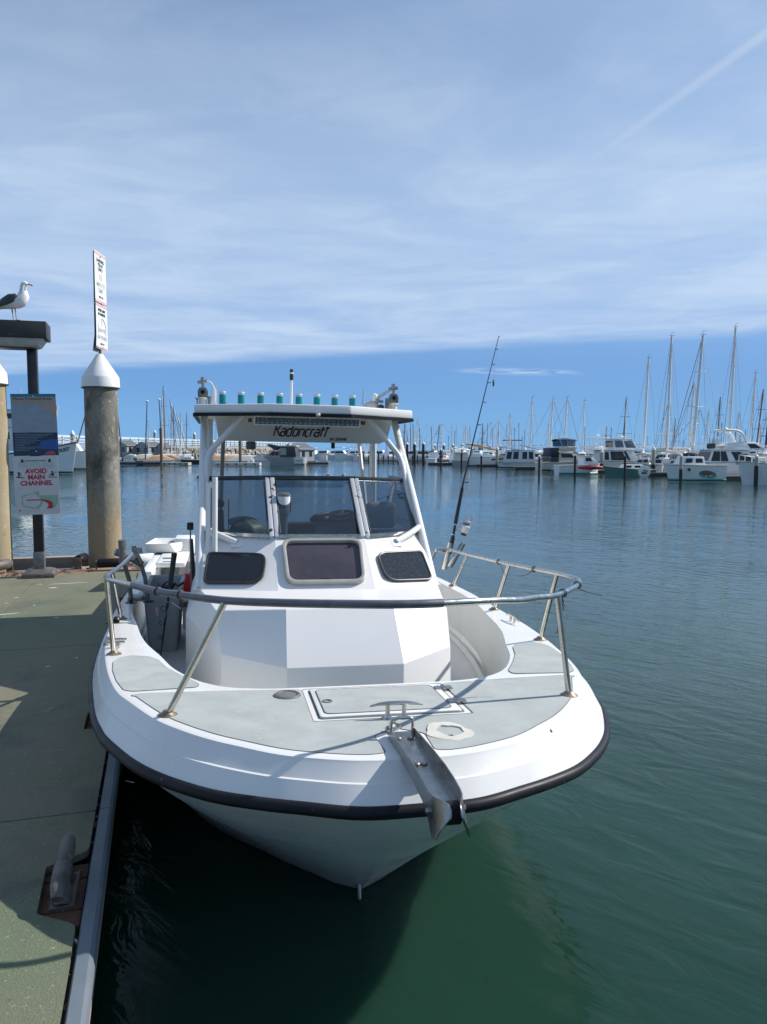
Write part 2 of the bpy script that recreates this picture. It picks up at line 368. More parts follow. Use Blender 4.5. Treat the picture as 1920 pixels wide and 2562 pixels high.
for x0,x1 in((-2.5,-1.28),(-3.72,-2.5),(-4.94,-3.72)):
    for y0,y1 in((-4.9,1.36),(1.36,4.5),(4.5,8.5)):
        slab([(x1-g,y0+g),(x1-g,y1-g),(x0+g,y1-g),(x0+g,y0+g)],.01).build('deck_panel',['dock'],dock)
for y0,y1 in((-4.9,-1.8),(-1.795,1.38),(1.386,4.52),(4.526,8.48)):
    e=MB(); prof=[(-.070,.40),(-.070,.488),(-.064,.497),(-.026,.497),(-.014,.489),(-.008,.474),(-.010,.448),(-.03,.43),(-.03,.30),(-.070,.28)]
    e.loft([[(x,y0,z) for x,z in prof],[(x,y1,z) for x,z in prof]]); e.build('edge_rail',['bull'],dock,ang=25)
e=MB(); e.box((-.022,1.8,.40),(.012,13.3,.035)); e.build('rub_strip',['plank'],dock)
for p in(n1,n2,n3):
    y=(p[1][1]+p[2][1])/2
    for k in range(4):
        yy=y-.16+k*.105; MB().box((-.155,yy,.447+.004*(k%2)),(.155,.098,.035)).build('recess_board',['rustwood'],dock,bevel=.004)
def dock_cleat(y,name='dock_cleat'):
    c=MB(); P=[(-.15,y-.20,.555),(-.15,y-.16,.575),(-.15,y-.05,.572),(-.15,y+.06,.572),(-.15,y+.16,.578),(-.15,y+.20,.562)]
    P=catmull(P,4); c.tube(P,[.02+.013*math.sin(math.pi*i/(len(P)-1)) for i in range(len(P))],10)
    for s in(-.055,.055):
        c.tube(catmull([(-.15,y+s*1.5,.462),(-.15,y+s,.50),(-.15,y+s*.95,.56)],3),[.036,.034,.031,.029,.028,.027,.027],10)
    c.box((-.148,y,.468),(.085,.24,.016)); return c
for y,lab in((.775,'galvanised horn cleat in the nearest recess of the dock edge'),(2.6,'galvanised horn cleat half hidden under the bow overhang'),(6.45,'small dark cleat on the dock beside the boat stern quarter')):
    c=dock_cleat(y); o=c.build('dock_cleat',['galv'],None,ang=50,label=lab,cat='cleat',group='cleats along the dock edge'); o.location=(-.823,2.033,0); o.rotation_euler=(0,0,DA)
# debris in the gap between panels and rail, white scuffs
rd=random.Random(3); db=MB()
for i in range(150):
    y=rd.uniform(-1,8.4); s=rd.uniform(.004,.011)
    if any(p[0][1]<y<p[3][1] for p in(n1,n2,n3)): continue
    db.box((-.078+rd.uniform(-.003,.003),y,.478+rd.uniform(0,.012)),(s,s*rd.uniform(1,2.5),s),Matrix.Rotation(rd.uniform(0,3),3,'Z'),rd.choice([0,0,1]))
db.build('gap_debris',['rustwood','plank'],dock,kind='stuff')
def dl(x,y,z=0.):
    c,s=math.cos(DA),math.sin(DA); return Vector((-.823+x*c-y*s,2.033+x*s+y*c,z))
sc=MB()
for (x,y,l,wd,a) in((-1.33,5.98,.42,.035,.28),(-.86,7.72,.5,.03,.05),(-1.0,7.45,.09,.05,.1),(-1.18,7.75,.06,.03,0),(-1.3,6.9,.05,.03,.4),(-.75,5.7,.04,.02,.2),(-1.05,6.4,.03,.02,.9),(-1.35,6.6,.04,.02,0),(-.6,3.9,.03,.015,.3),(-.42,4.1,.035,.015,2)):
    pl=[(x+(l/2*math.cos(t)+rd.uniform(-.006,.006))*math.cos(a)-wd/2*math.sin(t)*math.sin(a),y+l/2*math.cos(t)*math.sin(a)+wd/2*math.sin(t)*math.cos(a)) for t in [k*2*math.pi/10 for k in range(10)]]
    sc.prism(pl,ZD+.001,ZD+.003)
sc.build('white_scuff',['signg'],dock)
# timber outer frame beyond the deck panels with debris
for k,(y,wd,z,m_) in enumerate(((8.62,.17,.475,'wood'),(8.82,.18,.47,'wood'),(9.02,.17,.478,'wood'))):
    MB().box((-2.4,y,z-.06),(4.7,wd,.12)).build('timber',[m_],dock,bevel=.008)
MB().box((-1.35,9.9,.47),(2.3,.14,.17)).build('timber',['plank'],dock,bevel=.008)
MB().box((-1.35,9.2,.40),(2.3,.1,.1)).build('timber',['wood'],dock,bevel=.008)
for x in(-.02,-2.65): MB().box((x,9.4,.36),(.2,1.1,.14)).build('timber',['wood'],dock,bevel=.01)
db=MB()
for i in range(160):
    x=rd.uniform(-2.3,-.7); y=rd.uniform(8.56,8.95); s=rd.uniform(.012,.035)
    P=[(x,y,.485),(x+s*rd.uniform(-3,3),y+s*rd.uniform(-1,1),.49+s),(x+s*rd.uniform(-4,4),y+s*rd.uniform(-1,1),.485)]
    db.tube(P,s*.16,4,mi=rd.choice([0,1]))
db.build('dry_weed',['plank','wood'],dock,kind='stuff')
# ---------------- piles with white caps
def pile_mat():
    m=mat('weathered_concrete_pile',(.255,.25,.215),.9,0,(.165,.16,.135),2.2,.38,.62,.6,40,0,sc=(1,1,.45),
       stain=[(7,.55,.66,(.34,.32,.26)),(30,.60,.66,(.48,.46,.39)),(2.6,.50,.62,(.085,.078,.06)),(16,.66,.70,(.06,.055,.045))])
    t=m.node_tree; b=t.nodes['Principled BSDF']; src=b.inputs['Base Color'].links[0].from_socket
    co=t.nodes.new('ShaderNodeTexCoord'); sp=t.nodes.new('ShaderNodeSeparateXYZ'); t.links.new(co.outputs['Object'],sp.inputs[0])
    nz=t.nodes.new('ShaderNodeTexNoise'); nz.inputs['Scale'].default_value=4; t.links.new(co.outputs['Object'],nz.inputs['Vector'])
    ad=t.nodes.new('ShaderNodeMath'); ad.operation='MULTIPLY_ADD'; ad.inputs[1].default_value=.7; t.links.new(nz.outputs['Fac'],ad.inputs[0]); t.links.new(sp.outputs[2],ad.inputs[2])
    mr=t.nodes.new('ShaderNodeMapRange'); t.links.new(ad.outputs[0],mr.inputs[0])
    for i,x in enumerate((2.0,1.2,0.,.75)): mr.inputs[i+1].default_value=x
    mx=t.nodes.new('ShaderNodeMix'); mx.data_type='RGBA'; t.links.new(mr.outputs[0],mx.inputs[0]); t.links.new(src,mx.inputs[6]); mx.inputs[7].default_value=(.36,.27,.15,1)
    t.links.new(mx.outputs[2],b.inputs['Base Color']); return m
M['pile']=pile_mat()
M['pileb']=mat('rust_concrete_pile',(.38,.33,.23),.9,0,(.33,.25,.14),1.2,.4,.6,.4,40,stain=[(12,.6,.7,(.48,.45,.37)),(6,.64,.72,(.2,.17,.12))])
def big_pile(loc,label,pm):
    t=thing('dock_pile',label,'pile',loc)
    MB().lathe([(.23,-1.5),(.232,0),(.228,1),(.23,2),(.226,3.0)],n=36).build('shaft',[pm],t,ang=40)
    MB().lathe([(.235,2.99),(.262,2.985),(.262,2.995),(.256,3.13),(.25,3.15),(.05,3.455),(.04,3.468),(0,3.47)],n=36).build('cap',['capw'],t,ang=28)
    MB().lathe([(.2625,2.986),(.2625,2.998),(.2,2.99)],n=36).build('drip_edge',['fasc'],t)
    return t
pb=big_pile((-4.025,11.05,0),'stained grey concrete pile with white cone cap and sign on top','pile')
pa=big_pile((-5.33,10.45,0),'tan concrete pile cut off by the left edge of the photo','pileb')
# sign on the pile
st=thing('harbour_rules_sign','tall white two panel sign on top of the pile, seen nearly edge on','sign',(-3.995,11.065,3.47))
MB().tube([(-.03,0,-.06),(-.03,0,1.36)],.022,10).build('post',['galv'],st)
def bend(y,z): return .03*max(0,.35-z)**2*4
def board(y0,y1,z0,z1,x,th):
    b=MB(); rows=10; rings=[]
    for i in range(rows+1):
        z=z0+(z1-z0)*i/rows
        rings.append([(x-bend(y0,z)*(1 if y<0 else .2),y,z) for y in(y0,y1)]+[(x+th-bend(y,z)*(1 if y<0 else .2),y,z) for y in(y1,y0)])
    return b.loft(rings)
board(-.215,.215,.70,1.40,0,.006).build('sign_board',['signw'],st)
board(-.215,.215,.06,.685,.002,.006).build('sign_board',['signw'],st)
bb=MB(); bb.loft([[(-.05-.0,-.22,.02),(-.05,-.05,.02),(-.045,-.05,.02),(-.045,-.22,.02)],[(-.02,-.22,.25),(-.02,.1,.25),(-.015,.1,.25),(-.015,-.22,.25)],[(-.012,-.215,1.38),(-.012,.2,1.38),(-.006,.2,1.38),(-.006,-.215,1.38)]]); bb.build('backing_plate',['gry'],st)
def onx(y,z,x): # text facing +X : text x -> +Y, text y -> +Z
    return Matrix(((0,0,1,x),(1,0,0,y),(0,1,0,z),(0,0,0,1)))
X=.0075
for tx,z,s,mm in(('LANDING',1.285,.066,'ink'),('TIE-UP',1.225,.066,'ink'),('ONLY',1.165,.066,'ink'),('10',1.06,.13,'redf'),('MINUTE',.955,.088,'inkf'),('LIMIT',.875,.088,'inkf'),('SBMC 17.20',.785,.032,'ink')):
    text(tx,s,mm,st,onx(0,z,X),bold=.001)
MB().box((X,0,1.375),(.003,.42,.03)).build('red_band',['redf'],st)
MB().box((X,0,.722),(.003,.42,.035)).build('red_band',['redf'],st); MB().box((X+.002,0,.665),(.003,.42,.03)).build('red_band',['redf'],st)
for tx,z,s,mm in(('SPEED LIMIT',.60,.052,'ink'),('IN HARBOR',.545,.052,'ink'),('5',.42,.13,'inkf'),('KNOTS',.325,.07,'inkf'),('NO WAKE',.225,.075,'inkf'),('SBMC 17.13',.135,.028,'ink')):
    text(tx,s,mm,st,onx(0,z,X+.003),bold=.001)
a=[(X+.004,.14*math.cos(t),.35+.14*math.sin(t)) for t in [R(k*15) for k in range(13)]]; a=[(X+.004,.14,.27)]+a+[(X+.004,-.14,.27)]
MB().tube(a,.005,6).build('arch_outline',['inkf'],st)
MB().box((X+.003,0,.085),(.003,.42,.025)).build('red_band',['redf'],st)
for z in(1.345,.695,.09): MB().tube([(X,0,z),(X+.006,0,z)],.012,8).build('bolt',['galv'],st)
# ---------------- lamp post
lp=thing('lamp_post','black square lamp post with bronze box lamp head on the dock','street lamp',(*dl(-1.265,8.42)[:2],.5),DA)
MB().box((0,0,1.5),(.115,.115,2.9)).build('post',['post'],lp,bevel=.006)
MB().box((0,0,.19),(.13,.13,.26)).build('post_sleeve',['gry'],lp,bevel=.006)
f=MB(); f.loft([[(a*x,b*x,z) for a,b in((1,1),(-1,1),(-1,-1),(1,-1))] for x,z in((.19,0),(.19,.05),(.17,.075),(.10,.10))]); f.build('base_plate',['galv'],lp,bevel=.008)
hd=MB(); hd.box((-.22,-.02,3.083),(.84,.42,.205)); hd.build('lamp_housing',['lampm'],lp,bevel=.008)
ln=MB(); ln.loft([[(-.22+a*x,-.02+b*y,z) for a,b in((1,1),(-1,1),(-1,-1),(1,-1))] for x,y,z in((.27,.14,2.875),(.32,.17,2.895),(.375,.19,2.982))]); ln.build('lens',['lens'],lp,bevel=.01)
MB().box((-.22,-.02,2.872),(.5,.24,.02)).build('lens_plate',['lampm'],lp)
# info signs on the post
def sgn(name,label,cat,z,w_,h_,rz,m_,r):
    t=thing(name,label,cat,(*dl(-1.255,8.352)[:2],z),rz); t.rotation_euler=(0,R(-1.2),rz)
    MB().prism(rpoly([(-w_/2,-h_/2),(w_/2,-h_/2),(w_/2,h_/2),(-w_/2,h_/2)],r),.0,.004,fn=lambda x,y,q:(x,-q,y)).build('sign_board',[m_],t); return t
def face(x,z,y=-.0045): return Matrix(((1,0,0,x),(0,0,-1,y),(0,1,0,z),(0,0,0,1)))
def patch(poly,m_,t,name='print_area',y=-.0042):
    MB().prism(poly,0,.0012,fn=lambda a,b,q:(a,y-q,b)).build(name,[m_],t)
flat('p_sea',(.27,.33,.40)); flat('p_land',(.36,.30,.25)); flat('p_navy',(.025,.045,.09)); flat('p_head',(.03,.17,.27)); flat('p_blue',(.03,.10,.30)); flat('p_coral',(.42,.08,.12)); flat('p_line',(.40,.44,.48)); flat('p_pink',(.45,.27,.26)); flat('p_green',(.10,.14,.10)); flat('p_light',(.33,.38,.43))
mp=sgn('marine_map_poster','blue marine map poster bolted to the lamp post above the white sign','sign',2.425,.525,.77,R(14),'p_sea',.004)
Wm,Hm=.2625,.385
patch([(-Wm,Hm-.035),(Wm,Hm-.035),(Wm,Hm),(-Wm,Hm)],'p_head',mp)
patch([(-Wm,Hm-.036),(-Wm,Hm-.12),(-.15,Hm-.115),(-.05,Hm-.125),(.04,Hm-.13),(.11,Hm-.17),(.15,Hm-.225),(.2,Hm-.25),(Wm,Hm-.29),(Wm,Hm-.036)],'p_land',mp)
patch([(-Wm,-Hm),(Wm,-Hm),(Wm,-.10),(-Wm,-.09)],'p_navy',mp)
patch([(.06,-.20),(.16,-.185),(Wm,-.185),(Wm,-.315),(.02,-.30)],'p_blue',mp,y=-.0056)
patch(rpoly([(.09,-.375),(Wm-.03,-.375),(.2,-.325),(.15,-.33),(.12,-.34)],.01),'p_coral',mp,y=-.0056)
for (x,z,w_,h_,c) in((-.12,.03,.1,.012,'p_pink'),(0,.05,.09,.012,'p_land'),(.08,.035,.06,.01,'p_pink'),(-.2,.06,.04,.03,'p_pink'),(.21,-.03,.03,.03,'p_pink'),(.02,-.04,.05,.03,'p_pink')):
    patch(rpoly([(x-w_/2,z-h_/2),(x+w_/2,z-h_/2),(x+w_/2,z+h_/2),(x-w_/2,z+h_/2)],.01),c,mp,y=-.0044)
lines=MB()
for i in range(7): lines.prism([(-.24,.02-.018*i-.006),(-.08-.03*(i%3),.02-.018*i-.006),(-.08-.03*(i%3),.02-.018*i),(-.24,.02-.018*i)],0,.001,fn=lambda a,b,q:(a,-.0046-q,b))
for i in range(11): lines.prism([(-.24,-.115-.02*i-.004),(.2-.06*(i%4)-(.15 if i>3 else 0),-.115-.02*i-.004),(.2-.06*(i%4)-(.15 if i>3 else 0),-.115-.02*i),(-.24,-.115-.02*i)],0,.001,fn=lambda a,b,q:(a,-.0058-q,b))
lines.build('print_lines',['p_light'],mp)
text('Marine Protected Areas',.046,'ink',mp,face(-.01,Hm-.062,-.006))
for z in(.355,-.33): MB().tube([(0,-.004,z),(0,-.012,z)],.009,8).build('bolt',['ss'],mp)
ps=sgn('paddlers_sign','white sign with red capitals and a small harbour map on the lamp post','sign',1.665,.525,.735,R(13),'signg',.035)
text('SANTA BARBARA HARBOR',.021,'ink',ps,face(0,.31,-.006)); 
text('PADDLERS',.088,'greenf',ps,face(0,.255,-.006),bold=.003)
for i,tx in enumerate(('AVOID','MAIN','CHANNEL')): text(tx,.082,'redink',ps,face(0,.178-.075*i,-.006),bold=.003)
for x in(-.155,.165): patch(rpoly([(x-.015,.29),(x+.015,.29),(x+.015,.33),(x-.015,.33)],.006),'ink',ps,'emblem')
# stand-up paddler and kayaker pictograms
patch([(-.235,.105),(-.14,.09),(-.135,.098),(-.225,.118)],'ink',ps,'pictogram'); patch([(-.21,.115),(-.195,.113),(-.192,.15),(-.18,.165),(-.205,.172),(-.225,.165),(-.212,.155)],'ink',ps,'pictogram',y=-.0047)
MB().tube([(-.19,-.006,.155),(-.165,-.006,.115)],.003,5).build('pictogram',['ink'],ps)
patch([(.165,.12),(.215,.12),(.205,.14),(.2,.155),(.18,.155),(.178,.14)],'ink',ps,'pictogram'); patch([(.19+.012*math.cos(k),.168+.012*math.sin(k)) for k in [i*.785 for i in range(8)]],'ink',ps,'pictogram',y=-.0047)
MB().tube([(.145,-.006,.125),(.24,-.006,.165)],.003,5).build('pictogram',['ink'],ps)
for i in range(2): MB().tube([(.14+k*.0115,-.006,.105-.01*i+.003*math.sin(k*1.6)) for k in range(10)],.002,4).build('pictogram',['ink'],ps)
def rect_ring(x0,z0,x1,z1,w_,m_):
    a=[(x0,z0),(x1,z0),(x1,z1),(x0,z1)]; b=[(x0+w_,z0+w_),(x1-w_,z0+w_),(x1-w_,z1-w_),(x0+w_,z1-w_)]
    MB().ring(a,b,0,.001,fn=lambda p,q,r:(p,-.0045-r,q)).build('map_border',[m_],ps)
rect_ring(-.245,-.335,.25,-.035,.003,'inkf')
patch([(-.19,-.13),(-.03,-.085),(-.03,-.075),(.02,-.075),(.02,-.13),(.235,-.125),(.235,-.235),(.2,-.285),(.13,-.285),(.12,-.235),(.06,-.20),(.04,-.26),(0,-.295),(-.05,-.295),(-.19,-.255)],'mapg',ps,'map_area')
patch([(-.17,-.142),(-.035,-.095),(.0,-.13),(.04,-.185),(.02,-.24),(-.03,-.28),(-.17,-.245)],'signg',ps,'map_area',y=-.0056)
patch(rpoly([(-.135,-.175),(.06,-.175),(.13,-.19),(.175,-.22),(.175,-.295),(.10,-.295),(.125,-.26),(.12,-.225),(.08,-.2),(.05,-.19),(-.135,-.188)],.01),'redink',ps,'map_area',y=-.007)
patch([(-.225,-.32),(-.2,-.32),(-.2,-.305),(-.225,-.305)],'redink',ps,'map_key')
MB().prism([(-.185,-.317),(-.08,-.317),(-.08,-.312),(-.185,-.312)],0,.001,fn=lambda a,b,q:(a,-.0045-q,b)).build('map_key',['inkf'],ps)
MB().prism([(.06,-.317),(.2,-.317),(.2,-.312),(.06,-.312)],0,.001,fn=lambda a,b,q:(a,-.0045-q,b)).build('map_key',['inkf'],ps)
MB().tube([(0,-.004,-.31),(0,-.012,-.31)],.009,8).build('bolt',['ss'],ps)
# ---------------- gull on the lamp
def gull():
    g=thing('gull','white gull with slate grey wings standing on the lamp head','gull',(*dl(-1.42,8.26)[:2],3.687),R(2)); g.scale=(1.16,1.16,1.16)
    # body centre line from tail to beak base: (x,z,half width,half height)
    prof=[(-.235,.115,.006,.004),(-.20,.125,.022,.010),(-.15,.142,.040,.024),(-.10,.163,.058,.045),(-.04,.185,.070,.066),(.02,.200,.072,.078),(.06,.218,.066,.080),(.088,.25,.054,.066),(.096,.29,.041,.045),(.094,.325,.034,.034),(.094,.352,.033,.031),(.103,.378,.034,.029),(.120,.385,.030,.024),(.137,.380,.018,.015),(.146,.376,.010,.009)]
    rings=[]
    for i,(x,z,hw,hh) in enumerate(prof):
        a=prof[max(0,i-1)]; b=prof[min(len(prof)-1,i+1)]; t=Vector((b[0]-a[0],0,b[1]-a[1])).normalized()
        if 7<=i<=10: t=Vector((.15,0,1)).normalized() if i<10 else Vector((.5,0,.85)).normalized()
        n=Vector((-t.z,0,t.x)); rings.append([Vector((x,0,z))+Vector((0,1,0))*hw*math.cos(k)+n*hh*math.sin(k) for k in [2*math.pi*j/16 for j in range(16)]])
    b=MB(); b.loft(rings); body=b.build('body',['gullw'],g,ang=80)
    for s in(-1,1):
        w_=MB(); rr=[]
        for x,z,hh,o in((.055,.235,.012,.052),(.03,.225,.045,.074),(-.04,.205,.058,.078),(-.11,.178,.045,.066),(-.18,.145,.024,.045),(-.245,.112,.010,.022),(-.285,.092,.004,.008)):
            rr.append([(x+.01*math.sin(k),s*(o+.010*math.cos(k)*s*s),z+hh*math.sin(k)) for k in [2*math.pi*j/10 for j in range(10)]])
        w_.loft(rr); w_.build('wing',['gullg'],g,ang=80)
        l=MB(); lx=.022 if s<0 else -.035
        l.tube([(lx-.01,s*.03,.135),(lx,s*.03,.075),(lx+.004,s*.03,.0)],[.009,.0055,.005],7)
        l.build('leg',['gullp'],g)
        f=MB(); f.prism([(lx-.01,s*.03),(lx+.045,s*.03-.022),(lx+.052,s*.03),(lx+.045,s*.03+.022)],-.002,.004); f.build('foot',['gullp'],g)
        e=MB(); e.lathe([(0,-.004),(.004,-.002),(.0045,0),(.004,.002),(0,.004)],(.122,s*.0275,.389),8); e.build('eye',['ink'],g)
    k=MB(); k.tube([(.138,0,.379),(.16,0,.376),(.185,0,.371),(.198,0,.362)],[.0115,.0095,.008,.002],8); bk=k.build('beak',['gully'],g,ang=60)
    k=MB(); k.tube([(.180,0,.3655),(.19,0,.3635)],.0065,8); k.build('beak_spot',['redink'],bk)
    k=MB(); k.prism([(-.20,.02),(-.295,.035),(-.30,0),(-.295,-.035),(-.20,-.02)],0,.008,fn=lambda x,y,q:(x,y,.118+q+.13*(x+.2)*.6)); k.build('tail',['gullw'],g)
flat('gullw',(.80,.80,.80)); flat('gullg',(.055,.06,.07)); flat('gullp',(.42,.30,.26)); flat('gully',(.62,.42,.12))
gull()
# ---------------- pile guide rollers
def roller(x,y,ang,label,m_='rub',L_=.34,r=.07,z=.60):
    t=thing('pile_guide_roller',label,'roller',dl(x,y,0),DA+ang,'rollers guiding the dock piles')
    MB().lathe([(r*.9,-L_/2),(r,-L_/2+.01),(r,L_/2-.01),(r*.9,L_/2)],(0,0,z),18,rot=Matrix.Rotation(R(90),3,'Y')).build('drum',[m_],t)
    for s in(-1,1):
        MB().box((s*(L_/2+.02),0,z-.06),(.014,.1,.2)).build('bracket',['galv'],t,bevel=.004)
        MB().tube([(s*(L_/2-.02),0,z),(s*(L_/2+.04),0,z)],.024,10).build('axle_nut',['galv'],t)
    MB().box((0,.03,.47),(L_+.14,.2,.014)).build('mount_plate',['plank'],t)
roller(-1.80,8.86,R(62),'dull grey roller beside the tan pile at the left','galv',.30)
roller(-.84,9.2,R(80),'dark grey roller standing end on left of the stained pile','rub',.30)
roller(-.42,8.86,R(0),'black roller lying across in front of the stained pile','rub',.36,.062,.575)
roller(-.10,9.3,R(85),'black roller right of the stained pile','rub',.3)
bl=MB(); bl.lathe([(.0,-.17),(.07,-.16),(.10,-.1),(.10,.1),(.07,.16),(0,.17)],(0,0,.1),16,rot=Matrix.Rotation(R(90),3,'Y')); o=bl.build('mooring_fender',['white'],None,label='dirty white fender lying on the dock beyond the grey rod holders',cat='fender'); o.location=dl(.02,8.75,.5); o.rotation_euler=(0,0,DA+.2)
# ================================================================== MAIN BOAT
BTH=R(11.5); BL=.60
boat=thing('fishing_boat','white fishing boat with hardtop and steel bow rail moored at the dock','boat',(BL*math.cos(BTH),BL*math.sin(BTH),0)); boat.rotation_euler=(0,R(1),BTH)
def bw(x,y,z):
    return Matrix.LocRotScale(boat.location,boat.rotation_euler,None)@Vector((x,y,z))
def onboat(o): o.location=boat.location; o.rotation_euler=boat.rotation_euler; return o
def dz(y): return 1.022-.04*(y-3.136)
O=[(0,2.487),(.2,2.505),(.37,2.565),(.48,2.625),(.6,2.725),(.705,2.82),(.82,2.955),(.93,3.12),(1.07,3.415),(1.115,3.52),(1.165,3.69),(1.23,3.985),(1.295,4.36),(1.345,4.75),(1.375,5.1),(1.40,5.5),(1.44,6.0),(1.465,6.6),(1.475,7.4),(1.47,8.6),(1.44,9.8)]
I=[(0,3.47),(.3,3.47),(.43,3.475),(.53,3.495),(.63,3.535),(.72,3.613),(.79,3.71),(.85,3.83),(.91,3.98),(.985,4.24),(1.045,4.43),(1.10,4.62),(1.16,4.9),(1.21,5.2),(1.265,5.5),(1.31,5.8),(1.345,6.2),(1.36,6.6),(1.37,7.4),(1.365,8.6),(1.34,9.6)]
RR=[(0,2.385,.915),(.2,2.40,.912),(.39,2.475,.91),(.52,2.54,.905),(.66,2.63,.897),(.775,2.74,.888),(.895,2.88,.88),(1.0,3.04,.874),(1.12,3.29,.864),(1.165,3.42,.86),(1.22,3.62,.853),(1.28,3.93,.845),(1.345,4.32,.83),(1.39,4.72,.82),(1.42,5.08,.81),(1.445,5.48,.80),(1.48,5.98,.785),(1.50,6.6,.77),(1.51,7.4,.745),(1.505,8.6,.71),(1.475,9.85,.67)]
WLN=[(0,3.49),(.06,3.53),(.13,3.58),(.2,3.66),(.28,3.74),(.37,3.84),(.46,3.95),(.56,4.06),(.68,4.21),(.75,4.32),(.82,4.46),(.9,4.7),(.98,5.0),(1.04,5.3),(1.09,5.6),(1.12,6.0),(1.14,6.4),(1.16,7),(1.17,7.8),(1.17,8.8),(1.16,9.8)]
def full(P,k=3):
    a=[(-p[0],*p[1:]) for p in reversed(P[1:])]+list(P)
    a=[p if len(p)==3 else (*p,0) for p in a]; return catmull(a,k)
of,inf,rf=full(O,8),full(I,8),full(RR,8)
FLOOR=.45
# deck + bulwark
D=MB(); rings=[]
for i in range(len(of)):
    o,q,r=of[i],inf[i],rf[i]; ni=len(of)
    ra,rb=rf[max(0,i-1)],rf[min(ni-1,i+1)]; t=Vector((rb.x-ra.x,rb.y-ra.y,0)).normalized(); nrm=Vector((t.y,-t.x,0))  # outward
    oa,ob=of[max(0,i-1)],of[min(ni-1,i+1)]; to=Vector((ob.x-oa.x,ob.y-oa.y,0)).normalized(); no=Vector((to.y,-to.x,0))
    qa,qb=inf[max(0,i-1)],inf[min(ni-1,i+1)]; tq=Vector((qb.x-qa.x,qb.y-qa.y,0)).normalized(); nq=Vector((tq.y,-tq.x,0))
    zo=dz(o.y); zq=dz(q.y); Ov=Vector((o.x,o.y,zo)); Rv=Vector((r.x,r.y,r.z)); Q=Vector((q.x,q.y,zq))
    side=Ov.lerp(Rv,.43); low=Ov.lerp(Rv,.86)
    rings.append([Q+nq*.03+Vector((0,0,FLOOR-zq)),Q+nq*.012+Vector((0,0,-.05)),Q+nq*.004+Vector((0,0,-.012)),Q-nq*0+nq*0+no*0,Q+nq*.012,
      Ov-no*.022+Vector((0,0,.001)),Ov-no*.007+Vector((0,0,-.003)),Ov+Vector((0,0,-.014)),side-nrm*.001,side+nrm*.009+Vector((0,0,-.002)),low+nrm*.009,low+nrm*.019+Vector((0,0,-.002)),Ov.lerp(Rv,.93)+nrm*.021,Rv-nrm*.004+Vector((0,0,.0))])
LN=MB(); LN.loft([r[:4] for r in rings],closed=False,cap=(False,False)); LN.build('cockpit_liner',['well'],boat,ang=60)
D.loft([r[3:] for r in rings],closed=False,cap=(False,False)); deck=D.build('deck',['gel'],boat,ang=24)
for i_,t_ in((int(len(rings)*.36),12),(int(len(rings)*.455),12),(int(len(rings)*.49),12),(int(len(rings)*.60),7),(int(len(rings)*.40),12)):
    p_=rings[i_][t_]; MB().lathe([(.009,-.002),(.006,.003),(0,.004)],p_,7,rot=Matrix.Rotation(.9,3,'X')).build('gelcoat_chip',['groove'],deck)
# rub rail
MB().tube([Vector((r.x,r.y,r.z)) for r in rf],.0225,12).build('rub_rail',['rub'],boat,ang=80)
# hull, each side meets at a sharp stem
H=MB()
for s in(-1,1):
    Rc=catmull([p for p in RR],6); Wc=catmull([(*p,0) for p in WLN],6); rg=[]
    for r,wl in zip(Rc,Wc):
        a=Vector((s*r.x*.985,r.y+.02,r.z-.025)); b_=Vector((s*wl.x,wl.y,0)); k=Vector((0,max(wl.y+.45,4.1) if wl.y<4.3 else wl.y+.2,-.5)); c_=b_+(b_-a)*.12; c_.x*= .985 if abs(wl.x)>.02 else 0
        rg.append([a,a.lerp(b_,.3)+Vector((s*.012,0,0))*(1 if r.x>.05 else 0),a.lerp(b_,.65)-Vector((s*.01,0,0))*(1 if r.x>.05 else 0),b_,c_,c_.lerp(k,.5)+Vector((0,0,-.06)),k])
    H.loft(rg,closed=False,cap=(False,False))
hull=H.build('hull',['gelhull'],boat,ang=32)
T=MB(); T.prism([(-1.45,.66),(1.45,.66),(1.16,0),(0,-.45),(-1.16,0)],9.78,9.83,fn=lambda x,y,q:(x,q,y)); T.prism([(-1.42,.42),(1.42,.42),(1.42,.755),(-1.42,.755)],9.5,9.8,fn=lambda x,y,q:(x,q,y)); T.build('transom',['gel'],boat)
f=MB(); fp=[(q.x,q.y) for q in inf]; fp=[(x*1.03,y-.02) for x,y in fp]+[(1.36,9.75),(-1.36,9.75)]; f.prism(fp,FLOOR-.03,FLOOR+.004); f.build('cockpit_floor',['well'],boat)
cv_=MB(); 
for s in(-1,1):
    pts=[Vector((q.x-(.02*s),q.y+.03,FLOOR+.018)) for q in inf if q.x*s>.3]; cv_.tube(pts,.024,8)
cv_.build('floor_cove',['well'],boat)
# hull bow eye
MB().tube([(-.02,3.50,.085),(-.02,3.435,.055),(-.02,3.42,.0),(-.02,3.44,-.03)],.011,8).build('bow_eye',['ssd'],hull)
# nonskid panels (each its own raised pad)
def pad(poly,r,name='nonskid_pad',h=.0035,m_='non',par=None):
    P=rpoly(poly,r,4)
    pb=MB(); pb.prism(P,lambda x,y:dz(y)+.0005,lambda x,y:dz(y)+h); o=pb.build(name,[m_],par or deck)
    # thin moulded groove all round
    cx=[Vector((x,y,dz(y)+.0012)) for x,y in P]
    MB().tube(cx,.0030,5,closed=True).build('pad_groove',['groove'],o,ang=80); return o
oc=[(p[0],p[1]) for p in catmull([(*p,0) for p in O],4)]
def inset(P,d):
    out=[]
    for i in range(len(P)):
        a=Vector(P[max(0,i-1)]); b=Vector(P[min(len(P)-1,i+1)]); t=(b-a).normalized(); n=Vector((-t.y,t.x)); out.append((P[i][0]+n.x*d,P[i][1]+n.y*d))
    return out
oin=inset(oc,.052)
arc=[p for p in oin if .12<p[0]<1.055 and p[1]<3.44]
